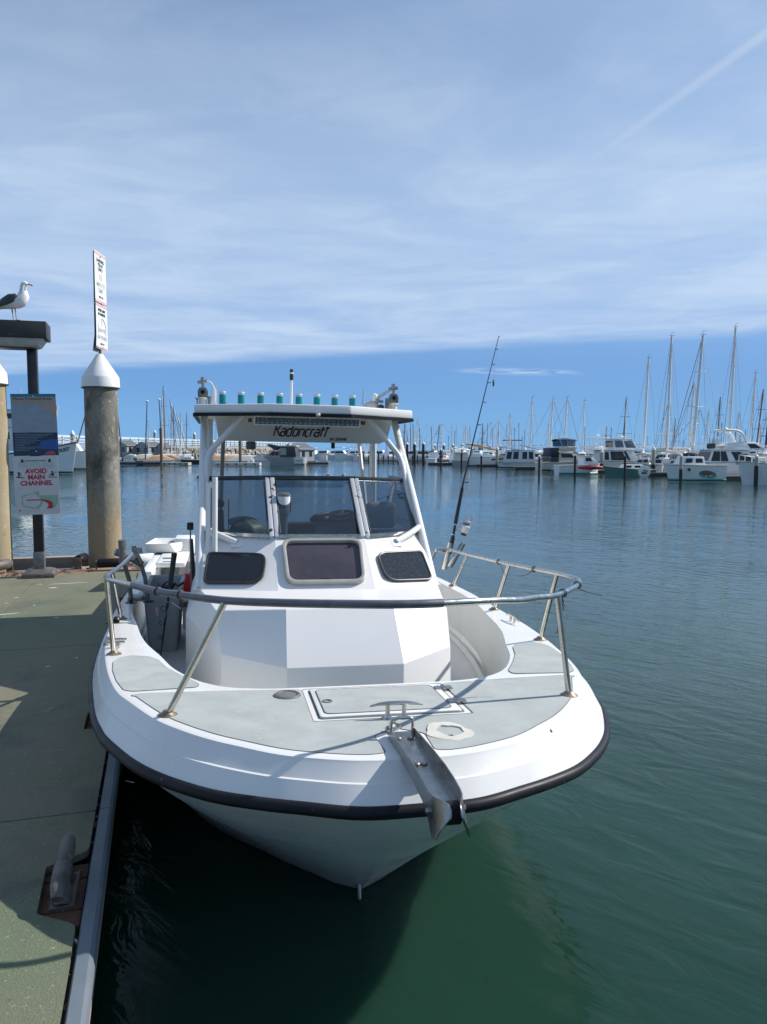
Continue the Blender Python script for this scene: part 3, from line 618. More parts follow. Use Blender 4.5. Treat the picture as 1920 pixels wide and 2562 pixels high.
for s in(-1,1):
    hx=.30 if s<0 else .36
    P=[(hx,2.945),(hx,3.425),(.69,3.462),(1.0,3.478),(1.052,3.455)]+list(reversed(arc))+[(.088,2.555),(.098,2.745),(.02,2.80),(.004,2.94)]
    rad=[.012,.03,.0,.03,.03]+[0]*len(arc)+[.03,.03,.01,0]
    pad([(s*x,y) for x,y in P],rad)
    P2=[(1.045,4.225),(1.14,4.262),(1.195,4.21),(1.212,4.12),(1.19,3.94),(1.142,3.72),(1.09,3.555),(1.05,3.522),(.76,3.552),(.765,3.62),(.86,3.80),(.935,3.96),(.99,4.14)]
    pad([(s*x,y) for x,y in P2],[.02,.02,.02,0,0,0,.02,.03,.035,.02,0,0,0])
# anchor locker hatch
hg=[(-.275,2.971),(.331,2.971),(.331,3.406),(-.275,3.406)]
pad(hg,.02,'hatch_gutter',.0028,'gutter')
pad([(-.300,2.948),(.356,2.948),(.356,3.428),(-.300,3.428)],.02,'hatch_border',.0022,'gel')
hb=MB(); hb.prism(rpoly([(-.268,2.978),(.322,2.978),(.322,3.399),(-.268,3.399)],.02,4),lambda x,y:dz(y)+.001,lambda x,y:dz(y)+.011); hatch=hb.build('hatch_lid',['gel'],boat,bevel=.003)
hp=MB(); hp.prism(rpoly([(-.243,3.012),(.285,3.012),(.285,3.37),(-.243,3.37)],.03,4),lambda x,y:dz(y)+.010,lambda x,y:dz(y)+.0135); hp.build('nonskid_pad',['non'],hatch)
MB().tube([Vector((x,y,dz(y)+.0115)) for x,y in rpoly([(-.246,3.009),(.288,3.009),(.288,3.373),(-.246,3.373)],.03,4)],.0028,5,closed=True).build('pad_groove',['groove'],hatch)
for y in(3.105,3.315):
    h=MB()
    for s in(-1,1): h.box((.334+s*.022,y,dz(y)+.014),(.036,.045,.004))
    h.tube([(.334,y-.026,dz(y)+.017),(.334,y+.026,dz(y)+.017)],.006,8); h.build('hinge',['ssd'],hatch)
MB().lathe([(.022,.0),(.022,.005),(.014,.006),(.012,-.001),(0,-.001)],(-.215,3.18,dz(3.18)+.012),20).build('finger_pull',['groove'],hatch)
# deck fill cup
fc=MB(); fc.lathe([(.060,.001),(.060,.008),(.052,.013),(.044,.012),(.040,.004)],(-.372,3.335,dz(3.335)),28); fl=fc.build('deck_fill',['gry'],boat)
MB().lathe([(.040,.004),(.036,-.004),(0,-.006)],(-.372,3.335,dz(3.335)+.006),24).build('cup',['groove'],fl)
# old repair patch
def blob(cx,cy,rx,ry,a,seed,n=36):
    q=random.Random(seed); ph=[q.uniform(0,6.3) for _ in range(4)]; out=[]
    for i in range(n):
        t=2*math.pi*i/n; k=1+.06*math.sin(3*t+ph[0])+.05*math.sin(5*t+ph[1])+.03*math.sin(9*t+ph[2])
        x,y=rx*k*math.cos(t),ry*k*math.sin(t); out.append((cx+x*math.cos(a)-y*math.sin(a),cy+x*math.sin(a)+y*math.cos(a)))
    return out
rp=MB(); rp.ring(blob(.190,2.735,.084,.098,.3,5),blob(.197,2.742,.050,.058,.3,8),dz(2.7)-.002,dz(2.7)+.006); rpt=rp.build('repair_patch',['cream'],boat)
for x,y in((.205,2.80),(.185,2.69)): MB().box((x,y,dz(y)+.005),(.018,.006,.003)).build('slot_mark',['groove'],rpt)
# bow cleat
cl=MB(); zc=dz(2.92)
P=catmull([(-.078,2.935,zc+.056),(-.03,2.935,zc+.064),(.03,2.932,zc+.066),(.09,2.93,zc+.064),(.138,2.928,zc+.056)],5)
cl.tube(P,[.0035+.0055*math.sin(math.pi*i/(len(P)-1)) for i in range(len(P))],10)
for x in(-.005,.062):
    cl.tube(catmull([(x,2.933,zc),(x,2.933,zc+.03),(x,2.933,zc+.062)],3),[.019,.014,.010,.009,.009,.009,.010],10)
    cl.lathe([(.026,0),(.026,.004),(.016,.008)],(x,2.933,zc+.002),14)
cl.build('bow_cleat',['ss'],boat,ang=60)
# anchor roller chute
ch=MB(); zf=1.052
ch.box((0,2.43,zf),(.092,.60,.006))
chute=ch.build('anchor_chute',['chute'],boat)
def cheek(s):
    c=MB(); st_=[(2.725,.004,-.004,.046,.046),(2.70,.026,-.004,.046,.046),(2.60,.034,-.004,.046,.046),(2.45,.044,-.006,.047,.046),(2.30,.050,-.012,.048,.046),(2.20,.048,-.018,.048,.046),(2.13,.044,-.034,.046,.048),(2.10,.044,-.048,.042,.050),(2.075,.046,-.058,.034,.051),(2.05,.050,-.064,.024,.051),(2.03,.048,-.064,.016,.050),(2.015,.036,-.056,.013,.047),(2.008,.016,-.036,.014,.042)]
    rg=[]
    for y,zt,zb,xt,xb in st_:
        pts=[]
        for k in range(7):
            t=k/6; pts.append((s*(xt+(xb-xt)*t**.8),y+.03*max(0,2.1-y)*t*8,zf+zt+(zb-zt)*t))
        th=.0035; rg.append([(x+s*th,y_,z_) for x,y_,z_ in pts]+[(x,y_,z_) for x,y_,z_ in reversed(pts)])
    c.loft(rg); return c
for s in(-1,1): cheek(s).build('cheek',['chute'],chute,ang=50)
MB().tube([(-.036,2.10,zf-.012),(.036,2.10,zf-.012)],.034,14).build('roller',['rub'],chute)
MB().tube([(-.062,2.12,zf-.01),(.062,2.12,zf-.01)],.009,8).build('axle_bolt',['ssd'],chute)
hn=catmull([(-.041,2.70,zf),(-.041,2.70,zf+.05),(-.03,2.70,zf+.064),(0,2.70,zf+.066),(.03,2.70,zf+.064),(.041,2.70,zf+.05),(.041,2.70,zf)],4); MB().tube(hn,.0065,8).build('keeper_hoop',['ss'],chute,ang=80)
for x,y in((-.022,2.655),(.022,2.655),(.012,2.42),(-.012,2.42)): MB().lathe([(.012,0),(.012,.005),(.006,.009),(0,.009)],(x,y,zf+.003),8).build('bolt',['ssd'],chute)
wr=MB(); wr.tube(catmull([(-.03,2.72,1.05),(.01,2.77,1.062),(.0,2.84,1.05),(.03,2.88,1.055)],5),.004,6); wr.lathe([(.010,-.012),(.013,0),(.010,.012)],(-.035,2.775,dz(2.8)+.014),10,rot=Matrix.Rotation(R(90),3,'X')); wr.build('shackle_wire',['ssd'],chute)
MB().box((.06,2.43,dz(2.43)-.012),(.03,.02,.02)).build('chock',['gel'],chute)
# ---------------- bow rail
rl=MB(); HR=[(0,2.61,1.56),(.2,2.65,1.555),(.36,2.72,1.545),(.5,2.82,1.525),(.62,2.945,1.508),(.73,3.055,1.49),(.83,3.18,1.475),(.98,3.38,1.46),(1.1,3.56,1.45),(1.19,3.75,1.44),(1.245,3.97,1.42),(1.275,4.25,1.398),(1.288,4.65,1.365),(1.30,5.1,1.33)]
HL=[(0,2.61,1.56),(.2,2.655,1.556),(.43,2.80,1.537),(.64,3.0,1.512),(.82,3.22,1.497),(.92,3.35,1.49),(1.03,3.55,1.48),(1.12,3.72,1.47),(1.19,3.9,1.452),(1.235,4.1,1.43),(1.275,4.35,1.40),(1.29,4.7,1.37),(1.30,5.1,1.345)]
right=HR+[(1.30,6.0,1.275),(1.30,6.60,1.25)]; left=HL+[(1.30,5.5,1.338),(1.30,5.72,1.34)]
path=catmull([(-x,y,z) for x,y,z in reversed(left[1:])]+right,5)
rl.tube(path,.0132,10); rail=rl.build('bow_rail',['ss'],boat,ang=80)
sl_=[p for p in path if p.x<.155 and p.y<3.62 and p.x>-1.06]; MB().tube(sl_,.0158,10).build('rail_sleeve',['sleeve'],rail,ang=80)
for k in((-.30,3.4),): pass
STN=[(.868,3.136,.80,3.14,1.478),(-.868,3.136,-.64,3.0,1.511),(1.235,4.319,1.275,4.20,1.40),(-1.235,4.319,-1.243,4.13,1.427),(1.34,5.437,1.30,5.05,1.332),(-1.34,5.437,-1.287,4.65,1.376),(1.425,6.80,1.30,6.0,1.272)]
for x,y,tx,ty,tz in STN:
    b0=Vector((x,y,dz(y))); t0=Vector((tx,ty,tz)); s_=cyl(b0,t0,.0135,10).build('stanchion',['ss'],rail,ang=80)
    f_=MB(); f_.lathe([(.040,.0),(.040,.004),(.026,.011),(.017,.022)],b0,20); f_.build('foot_flange',['rust'],rail,ang=40)
s_=cyl((1.40,7.7,dz(7.7)),(1.30,6.95,1.20),.0125,8).build('stanchion',['ss'],rail)
def ziptie(i,tails):
    p=path[i]; t=(path[i+1]-path[i-1]).normalized(); u=t.orthogonal().normalized(); w=t.cross(u); z=MB()
    z.tube([p+(u*math.cos(k)+w*math.sin(k))*.0175 for k in [j*math.pi/6 for j in range(12)]],.0032,6,closed=True)
    for tl in tails: z.tube([p+Vector(q) for q in tl],.0022,5)
    z.build('zip_tie',['blk'],rail,ang=80)
def near(x,y): return min(range(1,len(path)-1),key=lambda i:(path[i].x-x)**2+(path[i].y-y)**2)
ziptie(near(.86,3.22),[[(0,0,-.018),(.0,.0,-.07),(-.01,0,-.12),(-.03,-.02,-.18)],[(0,0,-.02),(.015,.01,-.06),(0,.01,-.10)]])
ziptie(near(1.08,3.53),[[(0,0,-.015),(.05,-.02,-.035),(.12,-.03,-.05)]])
ziptie(near(1.29,4.6),[[(0,0,0),(-.06,-.03,-.03),(-.12,-.05,-.035)]])
ziptie(near(1.30,5.3),[[(0,0,.01),(-.03,-.15,-.03),(-.05,-.3,-.07)]])
ziptie(near(-.92,3.35),[[(0,0,-.015),(.03,.02,-.05),(.05,.03,-.055),(.03,.01,-.10),(.01,0,-.16)],[(.05,.03,-.055),(.09,.04,-.085)]])
ziptie(near(-.82,3.22),[])
# dock line fairlead knobs near left stanchion, cleat on right gunwale
for y in(4.50,4.58):
    k=MB(); k.tube([(-1.30,y,dz(y)+.03),(-1.20,y,dz(y)+.03)],.008,8); k.lathe([(0,-.013),(.018,-.012),(.02,0),(.018,.012),(0,.013)],(-1.302,y,dz(y)+.03),12,rot=Matrix.Rotation(R(90),3,'Y')); k.build('fairlead_pin',['ss'],boat)
for y in(4.47,4.62): MB().box((-1.25,y,dz(y)+.015),(.05,.02,.03)).build('fairlead_base',['ss'],boat,bevel=.004)
k=MB(); zc=dz(4.9); k.tube(catmull([(1.285,4.80,zc+.03),(1.285,4.86,zc+.04),(1.285,4.96,zc+.04),(1.285,5.03,zc+.03)],4),.007,8)
for y in(4.88,4.95): k.tube([(1.285,y,zc),(1.285,y,zc+.04)],.009,8)
k.build('side_cleat',['ss'],boat)
# ---------------- cabin
def Q(s,p): return (s*p[0],p[1],p[2])
a0=(.318,4.012,.44);a1=(.320,4.037,.94);a2=(.308,4.28,1.21);a3=(.315,4.863,1.206);a4=(.311,5.267,1.502)
b0=(.664,4.25,.44);b1=(.664,4.31,.957);b2=(.70,4.56,1.155);b3=(.80,5.09,1.183);b4=(.80,5.66,1.487)
d0=(.90,5.2,.44);d1=(.90,5.2,1.0);e0=(.92,7.4,.44);e1=(.92,7.4,1.0);e2=(.85,7.3,1.18);e3=(.83,7.2,1.487)
cb=MB()
for s in(-1,1):
    for q in((a0,b0,b1,a1),(a1,b1,b2,a2),(a2,b2,b3,a3),(a3,b3,b4,a4),(b0,d0,d1,b1),(b1,d1,b3,b2),(d0,e0,e1,d1),(d1,e1,e2,b3),(b3,e2,e3,b4)):
        cb.add([Q(s,p) for p in q],[(0,1,2,3)])
for q in((a0,a1),(a1,a2),(a2,a3),(a3,a4)): cb.add([Q(-1,q[0]),Q(1,q[0]),Q(1,q[1]),Q(-1,q[1])],[(0,1,2,3)])
cabin=cb.build('cabin',['cab'],boat,bevel=.006,ang=12,seg=2)
dash=MB(); dash.prism([(-.30,5.29),(.30,5.29),(.78,5.68),(.80,6.3),(-.80,6.3),(-.78,5.68)],1.44,1.46); dash.build('dashboard',['blk'],cabin)
ri=MB(); ri.box((0,7.25,.9),(1.6,.03,.9)); ri.build('aft_bulkhead',['mauve'],cabin)
# windows of the cabin front
def planefn(P0,P1,P2,off=0.):
    P0,P1,P2=map(Vector,(P0,P1,P2)); n=(P1-P0).cross(P2-P0).normalized()
    if n.y>0: n=-n
    return lambda x,y,w: P0+ (P1-P0)*x+(P2-P0)*y+n*w
# centre opening window
C0=Vector((-.315,4.863,1.206)); CX=Vector((.315,4.863,1.206)); CY=Vector((-.311,5.267,1.502))
Ux=(CX-C0); Uy=(CY-C0); lx=Ux.length; ly=Uy.length; nC=Ux.cross(Uy).normalized(); nC=nC if nC.y<0 else -nC
fnC=lambda x,y,w: C0+Ux/lx*x+Uy/ly*y+nC*w
def wnd(fn,P,r,rimw,rim_m,gl_m,hr=.028,hg=.012,name='front_window',ring=True):
    po=rpoly(P,r,5); ci=[]; cx=sum(p[0] for p in P)/len(P); cy=sum(p[1] for p in P)/len(P)
    Pi=inset_poly(P,rimw); pi=rpoly(Pi,[max(.01,q-rimw*.6) for q in (r if isinstance(r,list) else [r]*len(P))],5)
    g_=MB(); g_.prism(pi,-.004,hg,fn=fn); w_=g_.build(name,[gl_m],cabin)
    f_=MB(); f_.ring(po,pi,-.004,hr,fn=fn); f_.build('window_rim',[rim_m],w_,bevel=.006,ang=30); return w_
def inset_poly(P,d):
    out=[];m=len(P);P=[Vector(p) for p in P]; ar=sum(P[i-1].x*P[i].y-P[i].x*P[i-1].y for i in range(m)); sg=1 if ar>0 else -1
    for i in range(m):
        a,b,c=P[i-1],P[i],P[(i+1)%m]; u=(b-a).normalized(); v=(c-b).normalized(); n1=Vector((-u.y,u.x))*sg; n2=Vector((-v.y,v.x))*sg
        k=(n1+n2); k=k/max(.3,k.dot(n1)); out.append(tuple(b+k*d))
    return out
wc=wnd(fnC,[(.055,.045),(.572,.045),(.592,.462),(.040,.462)],.075,.024,'rim','pglass',.034,.008)
MB().box((fnC(.31,.078,.02)),(.06,.03,.02)).build('window_latch',['blk'],wc,bevel=.004); 
for q in((.50,.395),): MB().box((fnC(*q,.014)),(.024,.004,.03)).build('window_tab',['blk'],wc)
# side facets
for s in(1,-1):
    A0=Vector(Q(s,a3)); A1=Vector(Q(s,b3)); A2=Vector(Q(s,a4)); u=(A1-A0); lu=u.length; u/=lu; v=(A2-A0); v=(v-u*v.dot(u)); lv=v.length; v/=lv; n=u.cross(v).normalized(); n=n if n.y<0 else -n
    fn=lambda x,y,w,A0=A0,u=u,v=v,n=n: A0+u*x+v*y+n*w
    wnd(fn,[(.115,.058),(.52,.05),(.585,.335),(.17,.325)] if s>0 else [(.115,.058),(.54,.05),(.605,.335),(.17,.325)],[.11,.05,.05,.075],.014,'frm','fleck' if s>0 else 'dkglass',.014,.008)
# side windows slivers
for s in(-1,1):
    fn=lambda x,y,w,s=s:(s*(.842-.045*(y-1.22)/.27+w),x,y)
    wnd(fn,[(5.5,1.225),(6.3,1.225),(6.3,1.43),(5.85,1.43)],.06,.014,'frm','dkglass',.016,.008,'side_window')
# windshield
c3=(.316,5.82,1.895); c4=(.85,6.17,1.870); c5=(.85,7.0,1.87); b5=(.80,7.0,1.487)
ws=MB()
top=[Q(-1,c5),Q(-1,c4),Q(-1,c3),Q(1,c3),Q(1,c4),Q(1,c5)]
def bar(mb,p,q,w_,h_,up=(0,0,1),mi=0):
    p,q=Vector(p),Vector(q); t=(q-p).normalized(); u=Vector(up); u=(u-t*u.dot(t)).normalized(); w2=t.cross(u)
    V=[e+u*a*h_/2+w2*b*w_/2 for e in(p,q) for a,b in((-1,-1),(-1,1),(1,1),(1,-1))]
    mb.add(V,[(0,1,2,3),(7,6,5,4),(0,4,5,1),(1,5,6,2),(2,6,7,3),(3,7,4,0)],mi)
for i in range(5): bar(ws,top[i],top[i+1],.03,.034)
wsf=ws.build('windshield_frame',['frm'],boat,bevel=.004)
for s in(-1,1):
    m_=MB(); bar(m_,Vector(Q(s,a4))+Vector((s*.022,.0,0)),Vector(Q(s,c3))+Vector((s*.022,.005,-.01)),.030,.034,(0,-1,1)); m_.build('mullion',['silv'],wsf,bevel=.003)
    m_=MB(); bar(m_,Vector(Q(s,a4))+Vector((-s*.014,-.004,0)),Vector(Q(s,c3))+Vector((-s*.014,-.004,-.01)),.032,.034,(0,-1,1)); m_.build('mullion',['silv'],wsf,bevel=.003)
    m_=MB(); bar(m_,Q(s,b4),Q(s,c4),.03,.03,(0,-1,1)); m_.build('corner_post',['silv'],wsf,bevel=.003)
    m_=MB(); bar(m_,Vector(Q(s,a4))+Vector((s*.03,.01,.012)),Vector(Q(s,b4))+Vector((0,0,.012)),.03,.022); m_.build('sill',['silvc'] if 'silvc' in M else ['ss'],wsf)
    MB().add([Q(s,a4),Q(s,b4),Q(s,c4),Q(s,c3)],[(0,1,2,3)]).build('windshield_pane',['glass'],wsf)
    MB().add([Q(s,b4),Q(s,b5),Q(s,c5),Q(s,c4)],[(0,1,2,3)]).build('windshield_pane',['glass'],wsf)
    # thin dark gasket
    g_=MB(); g_.tube([Vector(Q(s,a4))+Vector((s*.045,.02,.03)),Vector(Q(s,c3))+Vector((s*.045,.02,-.03))],.006,6); g_.build('gasket',['blk'],wsf)
    g_=MB(); g_.tube([Vector(Q(s,a4))+Vector((-s*.036,0,.03)),Vector(Q(s,c3))+Vector((-s*.036,0,-.03))],.006,6); g_.build('gasket',['blk'],wsf)
m_=MB(); bar(m_,Vector(Q(-1,a4))+Vector((.03,0,.012)),Vector(Q(1,a4))+Vector((-.03,0,.012)),.03,.024); m_.build('sill',['ss'],wsf)
MB().add([Q(-1,a4),Q(1,a4),Q(1,c3),Q(-1,c3)],[(0,1,2,3)]).build('windshield_pane',['glass'],wsf)
for x in(.12,.235): MB().lathe([(.012,0),(.012,.012),(.006,.018),(0,.018)],(x,5.815,1.91),8).build('snap_stud',['ssd'],wsf)
# ---------------- hardtop
ro=[(-.30,5.90),(.30,5.90),(.888,6.30),(.905,8.12),(-.905,8.12),(-.888,6.30)]
r1=MB(); r1.prism(ro,2.383,2.452); roof=r1.build('hardtop',['gel'],boat,bevel=.012)
for seg in(((-.905,8.1),(-.889,6.30),(-.30,5.90),(.03,5.90)),((.07,5.90),(.30,5.90),(.889,6.30),(.905,8.1))):
    t_=MB(); P=[Vector((x,y,2.372)) for x,y in seg]
    for i in range(3): bar(t_,P[i],P[i+1],.018,.026)
    t_.build('drip_trim',['rub'],roof)
MB().lathe([(0,-.012),(.014,-.01),(.018,0),(.014,.012)],(.05,5.9,2.376),10).build('trim_knob',['gel'],roof)
# name board under the roof
fnB=lambda x,y,w:(x,6.335+(2.382-y)*.72-w,y-w*.5) 
bd=MB(); bd.prism([(-.728,2.382),(-.705,2.20),(-.645,2.172),(.645,2.172),(.705,2.20),(.728,2.382)],-.02,.0,fn=fnB); nb=bd.build('name_board',['cab'],roof)
# lettering strokes
LET={'R':[[(0,0),(0,1)],[(0,.62),(.34,.64),(.56,1.0)],[(.18,.62),(.62,0)]],
'a':[[(.06,.62),(.46,.62),(.56,.54),(.5,0)],[(.53,.36),(.12,.36),(.03,.28),(.03,.08),(.1,0),(.5,0)]],
'd':[[(.56,1),(.53,0)],[(.55,.62),(.14,.62),(.05,.54),(.03,.08),(.1,0),(.53,0)]],
'o':[[(.12,0),(.03,.08),(.05,.54),(.14,.62),(.48,.62),(.57,.54),(.54,.08),(.45,0),(.12,0)]],
'n':[[(.02,0),(.05,.62),(.44,.62),(.53,.54),(.5,0)]],
'c':[[(.5,.62),(.14,.62),(.05,.54),(.03,.08),(.1,0),(.46,0)]],
'r':[[(.02,0),(.05,.54),(.13,.62),(.36,.62)]],
'f':[[(.08,0),(.12,.9),(.22,1.0),(.42,1.0)],[(.0,.62),(.38,.62)]],
't':[[(.16,1.0),(.13,.06),(.16,0)],[(.0,.78),(.40,.78)]]}
def wordmark(txt,x0,z0,h,w_,m_,par,fn,slant=.30):
    x=x0; mb=MB(); adv={'R':.66,'a':.66,'d':.70,'o':.70,'n':.66,'c':.60,'r':.46,'f':.44,'t':.4}
    for ch_ in txt:
        for st_ in LET[ch_]:
            pts=[Vector((x+(px_+py_*slant)*h*.78,z0+py_*h)) for px_,py_ in st_]
            Lf=[];Rt=[]
            for i,p in enumerate(pts):
                a=pts[max(0,i-1)]; b=pts[min(len(pts)-1,i+1)]; t=(b-a).normalized(); n=Vector((-t.y,t.x))*w_/2; Lf.append(p+n); Rt.append(p-n)
            for i in range(len(pts)-1):
                mb.prism([tuple(Lf[i]),tuple(Lf[i+1]),tuple(Rt[i+1]),tuple(Rt[i])],.001,.003,fn=fn)
        x+=adv[ch_]*h*.78*1.04
    mb.build('lettering',[m_],par); return x
wordmark('Radoncraft',-.255,2.222,.092,.0112,'ink',roof,fnB)
text('BY DAVIS',.034,'ink',roof,Matrix(((1,0,0,.285),(0,-.5,-1,6.335+(2.382-2.198)*.72-.005),(0,.86,0,2.201),(0,0,0,1))),shear=.12,bold=.0012)
# light bar
lb=MB(); lb.box((0,6.215,2.332),(.83,.05,.066)); lbar=lb.build('light_bar',['gry'],roof,bevel=.005)
flat('lcell',(.20,.20,.19)); M['lcell'].node_tree.nodes['Principled BSDF'].inputs['Roughness'].default_value=.12; M['lcell'].node_tree.nodes['Principled BSDF'].inputs['Metallic'].default_value=.8
cm=MB().lathe([(.0135,0),(.0125,.004),(.008,-.005),(0,-.006)],n=10,rot=Matrix.Rotation(R(90),3,'X')).mesh('light_cell',['lcell'])
for r_ in(0,1):
    for k in range(22): link('light_cell',cm,lbar,(-.395+k*.0376,6.188,2.318+.028*r_))
fr=MB(); P=[(-.425,2.296),(.425,2.296),(.425,2.368),(-.425,2.368)]; fr.ring(P,inset_poly(P,.010),0,.012,fn=lambda x,y,q:(x,6.193-q,y)); fr.build('light_frame',['alu'],lbar)
for s in(-1,1): MB().box((s*.455,6.22,2.335),(.03,.05,.03)).build('light_bracket',['galv'],lbar)
MB().box((-.43,6.78,2.14),(.085,.05,.07)).build('speaker',['spk'] if 'spk' in M else ['gry'],roof,bevel=.012)
MB().box((.28,6.74,2.15),(.03,.03,.05)).build('cable_gland',['blk'],roof)
# ---------------- white tube supports
for s in(-1,1):
    sp=MB(); sp.tube(catmull([(s*.814,5.24,1.16),(s*.815,5.85,1.68),(s*.82,6.72,2.385)],6),.030,12); leg=sp.build('hardtop_leg',['alu'],boat,ang=80)
    b_=MB(); b_.tube(catmull([(s*.50,6.22,2.38),(s*.57,6.235,2.301),(s*.64,6.25,2.222),(s*.71,6.265,2.143),(s*.77,6.265,2.07),(s*.789,6.19,1.98),(s*.790,6.06,1.84),(s*.792,5.78,1.56),(s*.790,5.44,1.245),(s*.786,5.34,1.165),(s*.79,5.29,1.150)],5),.024,10); b_.build('brace_tube',['alu'],leg,ang=80)
    for (ya,za,yb,zb) in((6.48,2.18,6.28,2.06),(6.05,1.85,5.97,1.75),(5.70,1.55,5.70,1.48),(5.46,1.35,5.52,1.32)): cyl((s*.815,ya,za),(s*.792,yb,zb),.018,8).build('rung',['alu'],leg)
    MB().box((s*.80,5.27,1.165),(.11,.13,.016)).build('foot_plate',['alu'],leg,bevel=.004)
    t_=MB(); t_.tube(catmull([(s*.80,5.66,1.535),(s*.70,5.53,1.50),(s*.565,5.40,1.455)],4),.023,10); t_.build('strut',['alu'],leg,ang=80)
    nn=Vector((s*.30,-.62,.72)).normalized(); t_=MB(); t_.box((s*.555,5.395,1.448),(.10,.075,.014),nn.to_track_quat('Z','Y').to_matrix()); t_.build('strut_plate',['alu'],leg,bevel=.005)
    for x,y0,z0 in((.80,7.45,.92),(.875,7.95,.80)): cyl((s*x,y0,z0),(s*x*.985,y0+.05,2.39),.026,10).build('aft_post',['alu'],leg)
    cyl((s*.70,7.2,1.3),(s*.66,7.75,2.39),.02,8).build('aft_post',['gry' if s<0 else 'alu'],leg)
    for z in(1.25,1.75): cyl((s*.80,7.47,z),(s*.875,7.95,z),.016,8).build('rung',['alu'],leg)
gb=MB(); gb.tube(catmull([(-.714,5.35,1.91),(-.715,5.35,1.5),(-.718,5.35,1.26),(-.73,5.35,1.19),(-.765,5.35,1.155),(-.785,5.30,1.15)],5),.019,10); gb.tube(catmull([(-.76,5.35,1.19),(-.759,5.35,1.6),(-.758,5.35,1.84),(-.75,5.35,1.865),(-.715,5.35,1.84)],4),.017,10)
gb.build('grab_rail',['alu'],boat,ang=80)
cyl((-.76,5.35,1.55),(-.715,5.35,1.50),.015,8).build('rung',['alu'],boat)
# side mirror / nav box at left
MB().box((-.92,6.3,1.485),(.05,.05,.06)).build('side_mirror',['blk'],boat,bevel=.008)
cyl((-.92,6.32,1.47),(-.915,6.32,.95),.006,6).build('mirror_stem',['gry'],boat)
# open cabin door edge, dark
MB().box((-.905,6.55,1.08),(.03,.05,.55),Matrix.Rotation(R(-4),3,'Y')).build('side_door_edge',['blk'],boat,bevel=.01)
# ---------------- roof fittings
for i,x in enumerate((-.678,-.492,-.295,-.101,.097,.285,.472,.659)):
    zt=2.69+.004*i*0
    t_=MB(); t_.lathe([(.034,2.30),(.034,zt-.03),(.034,zt-.03)],(x,8.06,0),18); rh=t_.build('rod_tube',['teal'],roof,ang=60)
    t_=MB(); t_.lathe([(.0352,zt-.014),(.036,zt-.004),(.033,zt),(.028,zt-.002),(.028,zt-.10)],(x,8.06,0),18); t_.build('tube_liner',['signg'],rh,ang=60)
an=MB(); an.tube([(-.052,7.2,2.45),(-.05,7.2,2.755)],.012,10); ant=an.build('anchor_light',['white'],roof)
MB().lathe([(.02,2.445),(.02,2.48),(.012,2.49)],(-.052,7.2,0),10).build('light_base',['blk'],ant)
l_=MB(); l_.lathe([(.016,2.75),(.018,2.79),(.016,2.80),(.017,2.805),(.017,2.835),(.014,2.85),(0,2.852)],(-.05,7.2,0),14); l_.build('light_head',['blk'],ant)
MB().lathe([(.0178,2.806),(.0178,2.822)],(-.05,7.2,0),14).build('light_lens',['cream'],ant)
MB().tube(catmull([(-.052,7.2,2.47),(-.1,7.3,2.475),(-.2,7.4,2.455)],5),.005,5).build('cable',['gry'],ant)
def winch(x,y,s,name):
    w_=thing_part=link(name,None,roof,(x,y,2.452)); sg=s
    MB().lathe([(.055,0),(.05,.01),(.036,.02),(.034,.075),(.046,.085),(.046,.095),(.03,.10)],n=18).build('cup_base',['cream'],w_)
    MB().prism(rpoly([(-.04,.095),(.04,.095),(.045,.15),(.03,.185),(-.03,.185),(-.045,.15)],.012),-.025,.025,fn=lambda a,b,q:(a,q,b)).build('drum_housing',['gry'],w_,bevel=.005)
    MB().tube([(0,-.025,.145),(0,-.035,.145)],.018,14).build('drum_hub',['rub'],w_)
    t_=MB(); t_.tube([(0,0,.18),(0,0,.235)],[.014,.012],10); t_.tube([(-.045,0,.225),(.035,0,.24)],.016,10); t_.lathe([(.022,-.02),(.024,0),(.02,.024)],(0,0,.25),12); t_.build('pulley_head',['ssd'],w_)
    t_=MB(); t_.tube([(-.055,0,.09),(-.062,0,.088)],.012,8); t_.tube([(-.048,0,.09),(-.048,0,.025)],.005,6); t_.build('clamp_lever',['gry'],w_)
    return w_
w1=winch(-.84,6.95,1,'line_hauler'); w2=winch(.862,6.95,-1,'line_hauler')
t_=MB(); t_.prism([(.06,.0),(.125,.0),(.112,.07),(.115,.17),(.092,.195),(.077,.185),(.07,.09)],-.025,.025,fn=lambda a,b,q:(a,q,b)); t_.build('side_arm',['white'],w1,bevel=.006)
MB().tube(catmull([(.03,0,.24),(.06,0,.235),(.085,0,.205),(.094,0,.18)],5),.006,6).build('wire_guide',['white'],w1)
MB().tube([(.06,-.01,.02),(.06,-.01,.11)],.018,8).build('motor',['ssd'],w1)
t_=MB(); t_.tube([(-.03,0,.22),(-.10,0,.175),(-.16,0,.135),(-.20,0,.125)],[.012,.014,.017,.014],10); t_.build('boom_arm',['cream'],w2)
